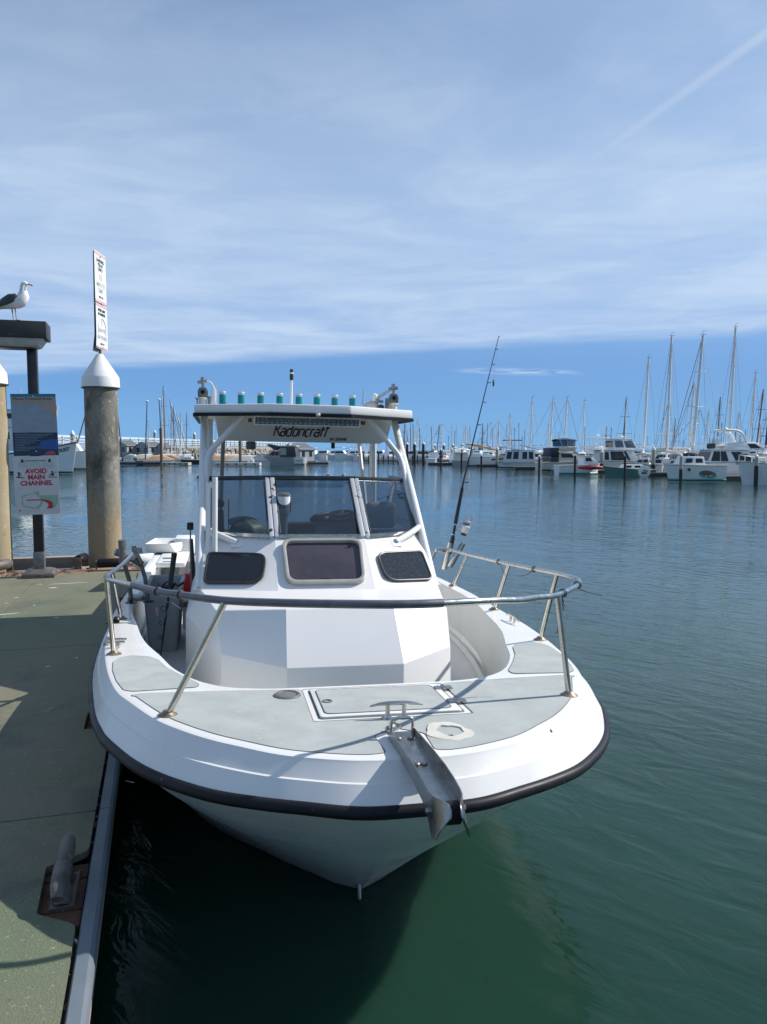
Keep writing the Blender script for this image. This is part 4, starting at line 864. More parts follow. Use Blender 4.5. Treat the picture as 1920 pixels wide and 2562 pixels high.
# horn / drum cluster by right winch
t_=MB(); t_.lathe([(0,-.07),(.05,-.065),(.062,-.02),(.058,.05),(.04,.075),(0,.08)],(.655,6.98,2.505),18,rot=Matrix.Rotation(R(68),3,'Y')); hd_=t_.build('deck_drum',['cream'],roof,ang=60)
MB().lathe([(.028,.0),(.03,.03),(.022,.06),(0,.072)],(.69,6.95,2.565),14).build('drum_cap',['white'],hd_)
MB().tube([(.735,6.93,2.455),(.735,6.93,2.52)],.035,14).build('swivel_hub',['gry'],hd_); MB().tube([(.735,6.89,2.505),(.735,6.88,2.505)],.028,14).build('hub_face',['blk'],hd_)
MB().tube([(.69,6.92,2.57),(.76,6.92,2.56)],.014,10).build('hub_arm',['ssd'],hd_)
MB().box((.79,6.9,2.52),(.028,.028,.14)).build('stop_post',['gry'],hd_); 
MB().lathe([(0,-.03),(.03,-.028),(.036,0),(.03,.05),(0,.06)],(.835,6.97,2.49),12).build('counterweight',['white'],hd_,ang=60)
# ---------------- rod holders on left rail end
lh=link('rail_rod_holder',None,boat)
MB().tube([(-1.366,5.7,1.445),(-1.36,5.72,1.27)],.0265,14).build('holder_tube',['gry2'] if 'gry2' in M else ['gry'],lh,ang=60)
MB().tube([(-1.36,5.715,1.30),(-1.335,5.85,1.13),(-1.36,6.16,.92)],.016,10).build('holder_leg',['gry'],lh,ang=60)
MB().tube([(-1.46,6.06,1.315),(-1.355,6.1,1.265),(-1.278,6.14,1.205)],.027,14).build('holder_tube',['gry'],lh,ang=60)
MB().tube([(-1.285,6.14,1.215),(-1.255,6.16,1.10),(-1.235,6.2,.90)],.016,10).build('holder_leg',['gry'],lh,ang=60)
t_=MB(); t_.box((-1.335,5.95,1.30),(.08,.22,.03),Matrix.Rotation(R(12),3,'Y')); t_.box((-1.31,6.05,1.325),(.05,.05,.05)); t_.tube([(-1.325,6.05,1.33),(-1.325,6.05,1.36)],.018,6); t_.tube([(-1.28,6.05,1.31),(-1.28,6.05,1.345)],.014,6); t_.tube([(-1.30,6.05,1.30),(-1.27,6.06,1.23)],.012,6)
t_.build('clamp',['ssd'],lh)
for x,y in((-1.36,6.16),(-1.235,6.2),(-1.38,5.3)): MB().lathe([(.045,0),(.045,.006),(.02,.012)],(x,y,dz(y)),14).build('deck_socket',['blk'],lh)
MB().prism([(-1.40,6.25),(-1.28,6.25),(-1.26,6.42),(-1.39,6.42)],dz(6.3),dz(6.3)+.03).build('deck_vent',['gry'],boat,bevel=.006)
MB().lathe([(0,.0),(.02,.002),(.024,.02),(.016,.035),(0,.04)],(-1.355,5.32,dz(5.3)),10).build('plug',['blk'],boat)
# holders on right rail end
rh_=link('rail_rod_holder',None,boat)
MB().tube([(1.281,6.6,1.06),(1.335,6.6,1.30)],.0245,14).build('holder_tube',['ss'],rh_,ang=60)
MB().tube([(1.318,6.55,1.09),(1.436,6.55,1.30)],.024,14).build('holder_tube',['ss'],rh_,ang=60)
t_=MB(); t_.box((1.25,6.62,1.235),(.10,.05,.035)); t_.tube([(1.21,6.62,1.25),(1.21,6.62,1.215)],.012,6); t_.tube([(1.32,6.58,1.25),(1.33,6.55,1.235)],.02,8); t_.build('clamp',['ss'],rh_,bevel=.003)
# grey inner coaming on left side and white engine covers aft
MB().box((-1.22,9.05,.86),(.30,1.2,.05)).build('gunwale_cover',['white'],boat,bevel=.01)
MB().box((-1.42,8.5,.845),(.10,2.3,.05)).build('gunwale_cover',['white'],boat,bevel=.01)
MB().prism(rpoly([(-1.33,8.75),(-1.2,8.75),(-1.2,8.85),(-1.33,8.85)],.04),.885,.889).build('cover_slot',['groove'],boat)
MB().prism(rpoly([(-1.31,8.5),(-1.2,8.5),(-1.2,8.55),(-1.31,8.55)],.02),.885,.889).build('cover_slot',['groove'],boat)
MB().box((-1.0,9.2,.62),(.34,.5,.42)).build('engine_box',['mauve'],boat,bevel=.02)
MB().box((-.99,8.92,.68),(.16,.02,.12)).build('access_hatch',['mauve'],boat,bevel=.006)
# ================================================================== THINGS ON THE BOAT
bin_=thing('grey_tub','tall open grey tub standing in the left side deck of the boat','tub'); onboat(bin_)
b_=MB(); P0=[(-1.27,6.92),(-1.045,6.92),(-1.045,7.5),(-1.27,7.5)]; P1=[(-1.285,6.30),(-.995,6.30),(-1.02,7.12),(-1.305,7.02)]
P0=[(-1.25,6.36),(-1.03,6.36),(-1.03,7.0),(-1.25,7.0)]; P1=[(-1.285,6.28),(-.995,6.28),(-1.005,7.05),(-1.295,7.05)]
ra=[(x,y,FLOOR+.006) for x,y in rpoly(P0,.03)]; rb=[(x,y,.965) for x,y in rpoly(P1,.03)]; rc=[(x,y,.965) for x,y in rpoly(inset_poly(P1,.022),.02)]; rd_=[(x,y,.62) for x,y in rpoly(inset_poly(P0,.02),.02)]
b_.loft([ra,rb,rc,rd_]); b_.build('tub_body',['bin'],bin_,ang=30)
t_=MB(); t_.tube([(x,y,.966) for x,y in rpoly(P1,.03)],.012,8,closed=True); t_.build('tub_rim',['bin'],bin_,ang=80)
rl_=thing('reel_bundle','black fishing reel lying in the open grey tub','reel'); onboat(rl_)
t_=MB(); t_.lathe([(.03,-.05),(.06,-.05),(.06,-.04),(.035,-.035),(.035,.035),(.06,.04),(.06,.05),(.03,.05)],(-1.13,6.5,.95),16,rot=Matrix.Rotation(R(80),3,'Y')); t_.build('spool',['blk'],rl_)
t_=MB(); t_.tube(catmull([(-1.08,6.5,.95),(-1.05,6.45,1.0),(-1.02,6.4,.99),(-.98,6.35,1.02)],4),.012,6); t_.tube(catmull([(-1.15,6.45,.98),(-1.1,6.4,1.02),(-1.06,6.38,.95)],4),.008,6); t_.build('handle_arm',['blk'],rl_)
# rod leaning tip down on the left
rod2=thing('tip_down_rod','black fishing rod leaning tip down against the grey tub','fishing rod'); onboat(rod2)
A,B_=Vector((-1.035,6.15,1.275)),Vector((-1.14,6.12,.475)); 
t_=MB(); t_.tube([A,A.lerp(B_,.30)],[.021,.019],12); t_.build('grip',['blk'],rod2,ang=60)
t_=MB(); t_.tube([A.lerp(B_,.30),A.lerp(B_,.55),B_],[.012,.009,.004],8); t_.build('blank',['ink'],rod2,ang=60)
t_=MB(); t_.lathe([(0,-.012),(.02,-.012),(.023,0),(.02,.014),(0,.018)],A,12); t_.build('butt_cap',['blk'],rod2,ang=60)
for k,rr in((.52,.020),(.66,.017),(.80,.015),(.93,.012)):
    p=A.lerp(B_,k)+Vector((-.024,-.02,0)); t_=MB(); t_.tube([p+Vector((rr*math.cos(q),0,rr*math.sin(q))) for q in [j*math.pi/5 for j in range(10)]],.003,5,closed=True); t_.tube([p+Vector((.008,0,-rr)),A.lerp(B_,k+.02)],.002,4); t_.build('line_guide',['blk'],rod2)
lu=MB(); lu.tube([(-1.17,6.15,.86),(-1.165,6.15,.80)],.012,8); lu.build('lure',['lure'] if 'lure' in M else ['redf'],rod2)
# red jug on white box
jg=thing('red_jug','bright red plastic jug on a small white box behind the tub','jug'); onboat(jg)
t_=MB(); t_.prism(rpoly([(-.10,0),(.0,0),(.0,.17),(-.03,.185),(-.06,.20),(-.10,.18)],.012),-.06,.06,fn=lambda a,b,q:(-.935+a,7.25+q,.765+b)); t_.build('jug_body',['red'],jg,bevel=.012)
t_=MB(); t_.tube(catmull([(-.97,7.25,.93),(-.955,7.25,.965),(-.935,7.25,.93),(-.94,7.25,.86)],4),.008,8); t_.build('handle',['red'],jg)
wb=thing('small_white_box','small white box under the red jug beside the cabin wall','box'); onboat(wb)
MB().box((-.985,7.25,.70),(.12,.15,.125)).build('box_body',['white'],wb,bevel=.006); MB().box((-.985,7.172,.68),(.08,.006,.05)).build('box_latch',['gry'],wb)
MB().box((-.985,7.25,.545),(.09,.12,.18)).build('box_stand',['well'],wb)
# bait tray aft
bt=thing('bait_tray','white open cutting tray on the stern gunwale of the boat','tray'); onboat(bt)
t_=MB()
fnT=lambda x,y,z:(x,y,z)
bot=[(-1.54,9.25),(-1.22,9.25),(-1.10,9.55),(-1.22,9.75),(-1.50,9.75)]; tp=[(-1.56,9.2),(-1.28,9.2),(-1.09,9.5),(-1.20,9.82),(-1.50,9.82)]
t_.loft([[(x,y,.895) for x,y in bot],[(x,y,1.0) for x,y in tp],[(x,y,1.0) for x,y in inset_poly(tp,.014)],[(x,y,.915) for x,y in inset_poly(bot,.014)]]); t_.build('tray_body',['white'],bt,ang=20)
MB().box((-1.13,9.6,.93),(.22,.4,.22)).build('bait_box',['white'],bt,bevel=.012)
MB().box((-1.36,9.5,.892),(.24,.30,.02)).build('tray_base',['groove'],bt)
MB().prism(rpoly([(-1.33,.94),(-1.2,.94),(-1.2,.965),(-1.33,.965)],.01),9.80,9.803,fn=lambda a,b,q:(a,q-.03,b)).build('tray_slot',['groove'],bt)
# fishing rod in the right holder
rod=thing('fishing_rod','long black fishing rod with a white spinning reel upright in the right rail holder','fishing rod'); onboat(rod)
pts=[Vector(p) for p in((1.327,6.6,1.20),(1.356,6.6,1.359),(1.376,6.6,1.474),(1.441,6.6,1.851),(1.541,6.6,2.298),(1.733,6.6,3.144))]
def rp_(t):
    n=len(pts)-1; i=min(n-1,int(t*n)); return pts[i].lerp(pts[i+1],t*n-i)
MB().tube([pts[0],pts[1]],[.021,.019],12).build('rear_grip',['blk'],rod,ang=60)
MB().tube([pts[1],pts[2]],.0125,10).build('reel_seat',['ink'],rod)
MB().tube([pts[1].lerp(pts[2],.1),pts[1].lerp(pts[2],.2)],.017,10).build('seat_ring',['ss'],rod); MB().tube([pts[1].lerp(pts[2],.85),pts[1].lerp(pts[2],1.0)],.017,10).build('seat_ring',['ss'],rod)
MB().tube([pts[2],pts[2].lerp(pts[3],.85)],[.018,.0145],12).build('fore_grip',['blk'],rod,ang=60)
MB().tube([pts[2].lerp(pts[3],.85),pts[3],pts[4],pts[5]],[.0085,.0080,.0058,.0026],8).build('blank',['ink'],rod,ang=60)
u_=Vector((.97,0,-.22)).normalized()
for q in(.0,.245,.42,.57,.70,.82,.92):
    p=pts[3].lerp(pts[4],q/.37) if q<.37 else pts[4].lerp(pts[5],(q-.37)/.63)
    rr=.020*(1-q*.7); c_=p+u_*(rr+.012); g_=MB(); g_.tube([c_+Vector((rr*math.cos(k),rr*.8*math.sin(k),.004*math.cos(k))) for k in [j*math.pi/5 for j in range(10)]],.0032*(1-.4*q),5,closed=True); g_.tube([p,c_-u_*rr*.5],.003,5); g_.build('line_guide',['ink'],rod)
MB().tube([pts[5],pts[5]+Vector((.012,0,.004))],.003,5).build('tip_guide',['ink'],rod)
rc_=Vector((1.468,6.58,1.455)); reel=link('spinning_reel',None,rod); ax=Vector((.25,0,.97)).normalized(); rm=ax.to_track_quat('Z','Y').to_matrix()
MB().tube(catmull([pts[1].lerp(pts[2],.55),pts[1].lerp(pts[2],.6)+Vector((.03,0,-.01)),rc_+Vector((-.045,0,-.02)),rc_+Vector((-.015,0,-.045))],4),.007,8).build('reel_foot',['ss'],reel,ang=60)
MB().lathe([(.0,-.075),(.025,-.07),(.033,-.045),(.036,-.02),(.040,-.012),(.040,-.004),(.03,0)],rc_,16,rot=rm).build('reel_body',['white'],reel,ang=50)
MB().lathe([(.020,-.09),(.03,-.075),(.024,-.062),(.02,-.06)],rc_,12,rot=rm).build('reel_tail',['blk'],reel,ang=50)
MB().lathe([(.033,.0),(.031,.008),(.031,.034),(.034,.040),(.03,.048),(0,.05)],rc_,16,rot=rm).build('spool',['lime'] if 'lime' in M else ['inkf'],reel,ang=40)
MB().lathe([(.0325,.010),(.0325,.024)],rc_,16,rot=rm).build('line_band',['p_blue'],reel)
MB().tube(catmull([rc_+Vector((-.044,0,-.01)),rc_+Vector((-.046,0,.03)),rc_+Vector((-.02,-.03,.06)),rc_+Vector((.03,-.02,.05)),rc_+Vector((.044,0,.0))],4),.0035,6).build('bail_wire',['ss'],reel)
MB().tube(catmull([rc_+Vector((.03,0,.0)),rc_+Vector((.045,0,.04)),rc_+Vector((.058,0,.07)),rc_+Vector((.058,0,.095))],4),[.006]*8+[.009]*5,8).build('crank',['redf'],reel,ang=60)
lr=MB(); lr.lathe([(0,-.034),(.007,-.028),(.010,-.005),(.009,.012),(.004,.030),(0,.036)],(1.697,6.6,2.735),10); lr.build('lure',['p_green'],rod,ang=60)
MB().tube([(1.697,6.6,2.77),(1.735,6.6,3.14)],.0012,4).build('line',['inkf'],rod)
# items on the dash
tm=thing('steel_tumbler','pale grey tumbler with dark lid on the dash behind the windshield','tumbler'); onboat(tm)
MB().lathe([(.026,1.462),(.029,1.60),(.034,1.635),(.043,1.645),(.046,1.775),(.044,1.778)],(-.228,5.60,0),20).build('cup',['signg'],tm,ang=40)
MB().lathe([(.047,1.768),(.047,1.785),(.03,1.795),(0,1.795)],(-.228,5.60,0),20).build('lid',['gry'],tm)
MB().box((-.185,5.60,1.70),(.018,.02,.10)).build('handle',['gry'],tm,bevel=.006)
eb=thing('dash_electronics','flat black electronics box lying across the dash','electronics box'); onboat(eb)
MB().box((.08,5.85,1.512),(.62,.20,.085)).build('case',['blk'],eb,bevel=.01); MB().box((.17,5.748,1.512),(.30,.006,.06)).build('face_panel',['bin'],eb)
jk=thing('dark_jacket','crumpled dark jacket with silver trim on the dash','jacket'); onboat(jk)
t_=MB(); rj=random.Random(5)
def lump(mb,c,rx,ry,rz_,seed,mi=0):
    q=random.Random(seed); ph=[q.uniform(0,6) for _ in range(6)]; rows=8; rg=[]
    for i in range(rows+1):
        v=math.pi*(.5-i/rows*.62); rg.append([(c[0]+rx*max(.02,math.cos(v))*(1+.18*math.sin(3*u+ph[0])+.1*math.sin(5*u+ph[1]+v*3))*math.cos(u),c[1]+ry*max(.02,math.cos(v))*(1+.15*math.sin(2*u+ph[2])+.08*math.sin(7*u+ph[3]))*math.sin(u),c[2]+rz_*(math.sin(v))*(1+.15*math.sin(4*u+ph[4]))) for u in [2*math.pi*k/20 for k in range(20)]])
    mb.loft(rg,mi=mi)
lump(t_,(.28,6.02,1.555),.18,.12,.075,2); lump(t_,(.10,6.0,1.56),.09,.08,.05,9); t_.build('jacket_folds',['blk'],jk,ang=80)
t_=MB(); t_.tube(catmull([(.06,5.93,1.60),(.14,5.9,1.615),(.22,5.9,1.605),(.30,5.9,1.62)],4),.012,6); t_.tube(catmull([(.15,5.9,1.585),(.22,5.89,1.575),(.29,5.9,1.585)],4),.009,6); t_.build('trim',['inkf'],jk,ang=80)
bg_=thing('green_bag','olive green bag with pale top behind the left windshield pane','bag'); onboat(bg_)
t_=MB(); lump(t_,(-.50,5.88,1.49),.12,.10,.085,4); t_.build('bag_body',['p_green'],bg_,ang=80); t_=MB(); lump(t_,(-.52,5.93,1.545),.11,.06,.045,14); t_.build('bag_top',['inkf'],bg_,ang=80)
mk=thing('dash_microphone','dark radio microphone on a stalk at the far left of the dash','microphone'); onboat(mk)
t_=MB(); t_.tube([(-.68,5.95,1.46),(-.68,5.95,1.64)],[.03,.022],10); t_.lathe([(0,-.035),(.03,-.02),(.034,0),(.03,.02),(0,.035)],(-.685,5.95,1.69),12); t_.build('mic_head',['blk'],mk,ang=60); MB().tube([(-.62,5.93,1.46),(-.62,5.93,1.72)],.004,6).build('stalk',['gry'],mk)
pd=thing('seat_pillow','mauve seat cushion seen through the right windshield pane','cushion'); onboat(pd)
t_=MB(); t_.box((.62,6.25,1.58),(.26,.14,.22)); t_.build('cushion_body',['mauve'],pd,bevel=.05,seg=3,ang=80)
# ================================================================== BACKGROUND MARINA
def mpp(wy): return world_at(960,wy).y/FPX
def spot(px,wy): return world_at(px,wy,0)
flat('bwhite',(.84,.84,.82)); flat('bcream',(.66,.62,.52)); flat('bgrey',(.36,.37,.37)); flat('bdark',(.05,.055,.06)); flat('bnavy',(.02,.03,.07)); flat('bteal',(.05,.30,.28)); flat('bgreen',(.10,.22,.19)); flat('bred',(.45,.04,.06)); flat('btan',(.60,.38,.22)); flat('bbeige',(.56,.50,.42)); flat('bglass',(.015,.018,.022)); M['bglass'].node_tree.nodes['Principled BSDF'].inputs['Roughness'].default_value=.08
flat('mast',(.76,.75,.72)); flat('mastd',(.20,.19,.18)); flat('bwood',(.16,.11,.08)); flat('bcanvas',(.62,.60,.55)); flat('bboot',(.03,.06,.055)); flat('bwire',(.22,.22,.22)); flat('bbrown',(.22,.09,.06)); flat('yellow',(.65,.38,.03)); flat('bpile',(.43,.41,.35)); flat('bsleeve',(.025,.025,.028)); flat('bblack',(.02,.02,.024)); flat('rock',(.42,.38,.33)); flat('rockb',(.28,.25,.22)); flat('shed',(.42,.41,.39)); flat('roofg',(.13,.13,.13)); flat('shedg',(.30,.33,.38)); flat('pale',(.50,.47,.38)); flat('railw',(.62,.68,.68))
def hull_bg(root,L_,B,fb,fs,m_,boot='bboot',flare=1.0,stern=.8,par=None,name='hull'):
    rg=[];dk=[]; n=9
    for i in range(n):
        s=i/(n-1); x=-L_/2+L_*s; hb=B/2*(stern+(1-stern)*min(1,s*2.5))*(1-max(0,(s-.45)/.55)**2.2) if s<1 else .02
        z=fs+(fb-fs)*s**1.8; k=-.35*(1-.8*max(0,(s-.7)/.3)); xk=x-(L_*.10*max(0,(s-.8)/.2) if s>.8 else 0); xw=x-(L_*.06*max(0,(s-.8)/.2) if s>.8 else 0)
        w=hb*(.86 if s<.6 else .86-.3*(s-.6)/.4)
        rg.append([(x,-hb,z),(xw,-w,.12),(xw,-w*.97,-.02),(xk,0,k),(xw,w*.97,-.02),(xw,w,.12),(x,hb,z)]); dk.append((x,hb,z))
    h=MB(); h.loft(rg,closed=False,cap=(True,True)); ho=h.build(name,[m_],par or root,ang=50)
    d_=MB(); d_.loft([[(x,-hb,z-.03),(x,hb,z-.03)] for x,hb,z in dk],closed=False,cap=(False,False)); d_.build('deck',['bwhite'],par or root)
    if boot:
        b=MB()
        for sgn_ in(0,6): b.tube([r[1 if sgn_==0 else 5] for r in rg],.09,4)
        b.build('boot_stripe',[boot],par or root)
    g=MB()
    for q in(0,6): g.tube([Vector(r[q])+Vector((0,0,0)) for r in rg],.035,5)
    g.build('rub_strake',['bgrey'],par or root); return dk
def house(root,x0,x1,w,z0,z1,rf,rb,m_,name='cabin',side=(),front=(),back=(),tw=.86,roofo=0.,gm='bglass'):
    z=[z0,z1]; a=[(x0,-w/2),(x1,-w/2),(x1,w/2),(x0,w/2)]; b=[(x0+rb,-w/2*tw),(x1-rf,-w/2*tw),(x1-rf,w/2*tw),(x0+rb,w/2*tw)]
    h=MB(); h.loft([[(x,y,z0) for x,y in a],[(x,y,z1) for x,y in b]]); o=h.build(name,[m_],root,bevel=.04)
    H=z1-z0
    def P(face,u,v):
        if face in('L','R'):
            s=1 if face=='L' else -1; xa=x0+rb*v; xb=x1-rf*v; return Vector((xa+(xb-xa)*u,s*(w/2*(1+(tw-1)*v)+.012),z0+H*v))
        s=1 if face=='F' else -1; x=(x1-rf*v+.012) if s>0 else (x0+rb*v-.012); ww=w/2*(1+(tw-1)*v); return Vector((x,-ww+2*ww*u,z0+H*v))
    def pane(face,u0,u1,v0,v1):
        q=[P(face,u0,v0),P(face,u1,v0),P(face,u1,v1),P(face,u0,v1)]; n=(q[1]-q[0]).cross(q[3]-q[0]).normalized()*.012
        m=MB(); m.loft([[p-n for p in q],[p+n for p in q]]); m.build('window',[gm],o)
    for s_ in side:
        for f_ in('L','R'): pane(f_,*s_)
    for s_ in front: pane('F',*s_)
    for s_ in back: pane('B',*s_)
    if roofo:
        r=MB(); r.prism(rpoly([(x0+rb-roofo,-w/2*tw-roofo*.5),(x1-rf+roofo*.8,-w/2*tw-roofo*.5),(x1-rf+roofo*.8,w/2*tw+roofo*.5),(x0+rb-roofo,w/2*tw+roofo*.5)],.15),z1,z1+.07); r.build('roof',['bwhite'],o,bevel=.02)
    return o
def bimini(root,x0,x1,w,z0,z1,m_,clear=False):
    b=MB(); rows=[]
    for i in range(6):
        x=x0+(x1-x0)*i/5; rows.append([(x,w/2*math.cos(t)*1.0,z1-.12*abs(i-2.5)/2.5+.18*math.sin(t)-.18) for t in [math.pi*k/6 for k in range(7)]]+[(x,w/2*math.cos(t)*.97,z1-.12*abs(i-2.5)/2.5+.18*math.sin(t)-.23) for t in [math.pi*k/6 for k in range(6,-1,-1)]])
    b.loft(rows); o=b.build('bimini_top',[m_],root)
    p=MB()
    for x in(x0+.1,x1-.1,(x0+x1)/2):
        for s in(-1,1): p.tube([(x0+(x1-x0)*.5+(x-(x0+x1)/2)*.6,s*w/2*.95,z0),(x,s*w/2*.95,z1-.2)],.03,5)
    p.build('bimini_frame',['mast'],o)
    if clear:
        for s in(-1,1): MB().prism([(x0+.15,z0+.05),(x1-.15,z0+.05),(x1-.1,z1-.25),(x0+.1,z1-.25)],0,.01,fn=lambda a,b_,q,s=s:(a,s*w/2*.93+q,b_)).build('clear_curtain',['glass'],o)
    return o
def bowrail(root,dk,i0=4,h=.55,inset_=.08):
    p=MB()
    for s in(-1,1):
        pts=[Vector((x-.05,s*max(0,hb-inset_),z+h)) for x,hb,z in dk[i0:]]; p.tube(pts,.022,5)
        for q in pts[::1]: p.tube([q,q-Vector((0,0,h))],.018,4)
    p.build('bow_rail',['mast'],root)
def radar(root,x,y,z,r=.3,h=.5):
    m=MB(); m.tube([(x,y,z),(x,y,z+h)],.05,6); o=m.build('radar_post',['bwhite'],root); MB().lathe([(0,0),(r,.03),(r,.14),(r*.6,.2),(0,.21)],(x,y,z+h),14).build('radar_dome',['bwhite'],o)
def whip(root,x,y,z,h): MB().tube([(x,y,z),(x-.15*h*.3,y,z+h)],[.03,.012],5).build('antenna',['bwhite'],root)
def vessel(name,label,cat,px,wy,hd,group=None):
    t=thing(name,label,cat,spot(px,wy),R(hd),group); return t
def onum(i):
    a=['first','second','third','fourth','fifth','sixth','seventh','eighth','ninth','tenth','eleventh','twelfth','thirteenth','fourteenth','fifteenth','sixteenth','seventeenth','eighteenth','nineteenth']; return a[i] if i<19 else ('twentieth' if i==19 else 'thirtieth' if i==29 else ('twenty-' if i<29 else 'thirty-')+a[i%10])
# ---- right hand row: motor boats, each with its own hull, cabins and fittings
s_=mpp(1165)
t=vessel('cabin_cruiser','small cabin cruiser with cream canopy beyond the fishing rod','boat',1157,1166,80); hull_bg(t,6,2.9,1.1,.8,'bgrey'); house(t,-2.2,.9,2.3,.75,1.85,.7,.1,'bwhite',side=[(.1,.85,.35,.85)],back=[(.1,.9,.1,.9)],gm='bcream',roofo=.2)
bimini(t,-1.6,.4,2.2,1.9,2.45,'bwhite'); radar(t,-.3,0,2.3,.2,.2)
t=vessel('inflatable_dinghy','grey inflatable dinghy resting on the dock end left of the cream canopy cruiser','dinghy',1114,1162,20); m_=MB()
for s in(-1,1): m_.tube(catmull([(-1.0,s*.42,.55),(.3,s*.42,.58),(.9,s*.25,.66),(1.05,0,.7)],4),.2,8)
m_.build('tube',['bgrey'],t,ang=80); MB().box((-.1,0,.5),(1.8,.6,.06)).build('floor',['bdark'],t); MB().box((-1.1,0,.75),(.3,.3,.5)).build('outboard',['bdark'],t,bevel=.05)
t=vessel('express_cruiser','long low white express cruiser with dark hull stripe window','boat',1228,1167,-14); dk=hull_bg(t,6.4,2.6,1.5,1.2,'bwhite'); house(t,-2.6,1.2,2.0,1.15,1.75,1.6,.2,'bwhite',front=[(.1,.9,.2,.9)]); MB().prism([(-.6,.75),(1.6,.95),(1.9,1.12),(-.4,1.02)],-1.30,1.30,fn=lambda a,b,q:(a,q*.93,b)).build('hull_window',['bglass'],t); bowrail(t,dk,5,.35)
t=thing('tan_boom_cover','tan sail cover over a boom behind the white express cruiser','sail cover',spot(1205,1158)); MB().tube([(-2.6,0,3.3),(-1,0,3.1),(1.5,0,2.5),(2.6,0,2.3)],[.15,.25,.22,.12],8).build('cover',['btan'],t,ang=80); MB().tube([(-2.6,0,0),(-2.6,0,3.4)],.08,6).build('gallows',['mast'],t)
t=vessel('houseboat','white houseboat with slanted canvas awnings and arched trim','houseboat',1300,1172,172); hull_bg(t,5.6,2.6,.75,.7,'bwhite'); house(t,-1.8,1.9,2.4,.7,2.2,.3,.1,'bwhite',side=[(.06,.20,.3,.85),(.26,.42,.3,.85),(.55,.72,.3,.85),(.78,.94,.3,.85)],front=[(.1,.9,.4,.9)],back=[(.1,.9,.1,.9)],tw=.94)
for x0,x1,z0,z1 in((-2.3,.1,2.2,2.75),(.0,2.4,2.2,2.55)): MB().prism([(x0,z0),(x1,z1),(x1,z1+.06),(x0,z0+.06)],-1.45,1.45,fn=lambda a,b,q:(a,q,b)).build('awning',['bwhite'],t)
MB().tube(catmull([(.9,-1.28,.75),(.75,-1.28,1.5),(.3,-1.28,2.1)],4),.06,6).build('arch_trim',['bwhite'],t)
for x in(-2.3,-1.4,-.6): MB().tube([(x,-1.3,.7),(x,-1.3,1.3)],.03,5).build('stanchion',['mast'],t)
MB().tube([(-2.6,-1.3,1.3),(-.4,-1.3,1.3)],.03,5).build('side_rail',['mast'],t)
t=vessel('striped_awning_boat','white roofed boat with pale striped awnings behind the houseboat','boat',1282,1157,170); hull_bg(t,7,2.8,1.2,.9,'bwhite'); house(t,-2.5,1.5,2.5,.9,2.3,.5,.2,'bgrey',side=[(.1,.9,.3,.8)]);
for k in range(3): MB().prism([(-3+k*2,2.9),(-1.1+k*2,3.35),(-1.1+k*2,3.42),(-3+k*2,2.97)],-1.6,1.6,fn=lambda a,b,q:(a,q,b)).build('awning',['bwhite'],t)
MB().box((0,0,4.0),(3.6,1.8,.14)).build('blue_canopy',['bnavy'],t)
for x in(-1.6,1.6): MB().tube([(x,-.8,2.3),(x,-.8,4)],.04,5).build('canopy_post',['mast'],t)
t=vessel('sport_fisher','cream sport fishing boat with navy canvas and black bimini','boat',1408,1178,12); dk=hull_bg(t,5.4,2.5,1.2,.85,'bcream'); house(t,-.9,1.9,2.2,.9,2.1,1.1,.0,'bcream',side=[(.12,.72,.42,.78)],front=[(.1,.9,.3,.85)],tw=.84)
MB().prism([(-.9,2.1),(1.0,2.1),(1.25,2.55),(-.9,2.45)],-.9,.9,fn=lambda a,b,q:(a,q,b)).build('flybridge',['bcream'],t,bevel=.05); bimini(t,-.9,1.1,1.9,2.5,3.45,'bnavy',True)
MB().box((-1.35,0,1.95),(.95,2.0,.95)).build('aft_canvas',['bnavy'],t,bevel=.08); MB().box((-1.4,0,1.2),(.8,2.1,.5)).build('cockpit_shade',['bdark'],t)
MB().prism([(1.9,1.2),(.9,2.1),(.8,2.05),(1.8,1.15)],-1.0,1.0,fn=lambda a,b,q:(a,q,b)).build('window_mask',['bcream'],t); o=MB().lathe([(0,-.12),(.14,-.06),(.16,.05),(.05,.12)],(-.9,-1.1,1.95),10).build('float_bundle',['yellow'],t)
t=vessel('kayak_deck_boat','white low cabin boat carrying a red kayak along its side','boat',1447,1187,6); hull_bg(t,4.0,2.0,.95,.8,'bwhite','bteal'); house(t,.2,1.7,1.7,.85,1.6,.7,.1,'bwhite',side=[(.1,.65,.45,.85)],front=[(.1,.9,.35,.85)],roofo=.12)
m_=MB(); m_.lathe([(0,-.9),(.14,-.5),(.17,0),(.14,.5),(0,.9)],(1.2,-1.12,.62),10,rot=Matrix.Rotation(R(90),3,'Y')); m_.build('kayak_rack_pad',['bdark'],t)
k=thing('red_kayak','red kayak lashed along the side of the white low cabin boat','kayak',spot(1478,1189),R(4)); MB().lathe([(0,-1.25),(.12,-.9),(.2,0),(.12,.9),(0,1.25)],(0,0,.66),10,rot=Matrix.Rotation(R(90),3,'Y')).build('kayak_hull',['bred'],k,ang=80); MB().box((.1,-.16,.70),(.55,.05,.1)).build('kayak_seat',['bdark'],k)
t=vessel('hardtop_fisher','white flybridge boat with white hardtop behind the red kayak','boat',1490,1170,14); dk=hull_bg(t,6.2,2.6,1.6,1.0,'bwhite'); house(t,-1.2,2.0,2.2,1.1,2.2,1.3,.0,'bwhite',side=[(.15,.7,.4,.8)],front=[(.1,.9,.3,.85)])
house(t,-1.0,.9,1.8,2.2,2.7,.5,0,'bwhite','flybridge'); MB().prism(rpoly([(-1.6,-1.0),(1.3,-1.0),(1.3,1.0),(-1.6,1.0)],.3),3.68,3.78).build('hardtop',['bwhite'],t,bevel=.03)
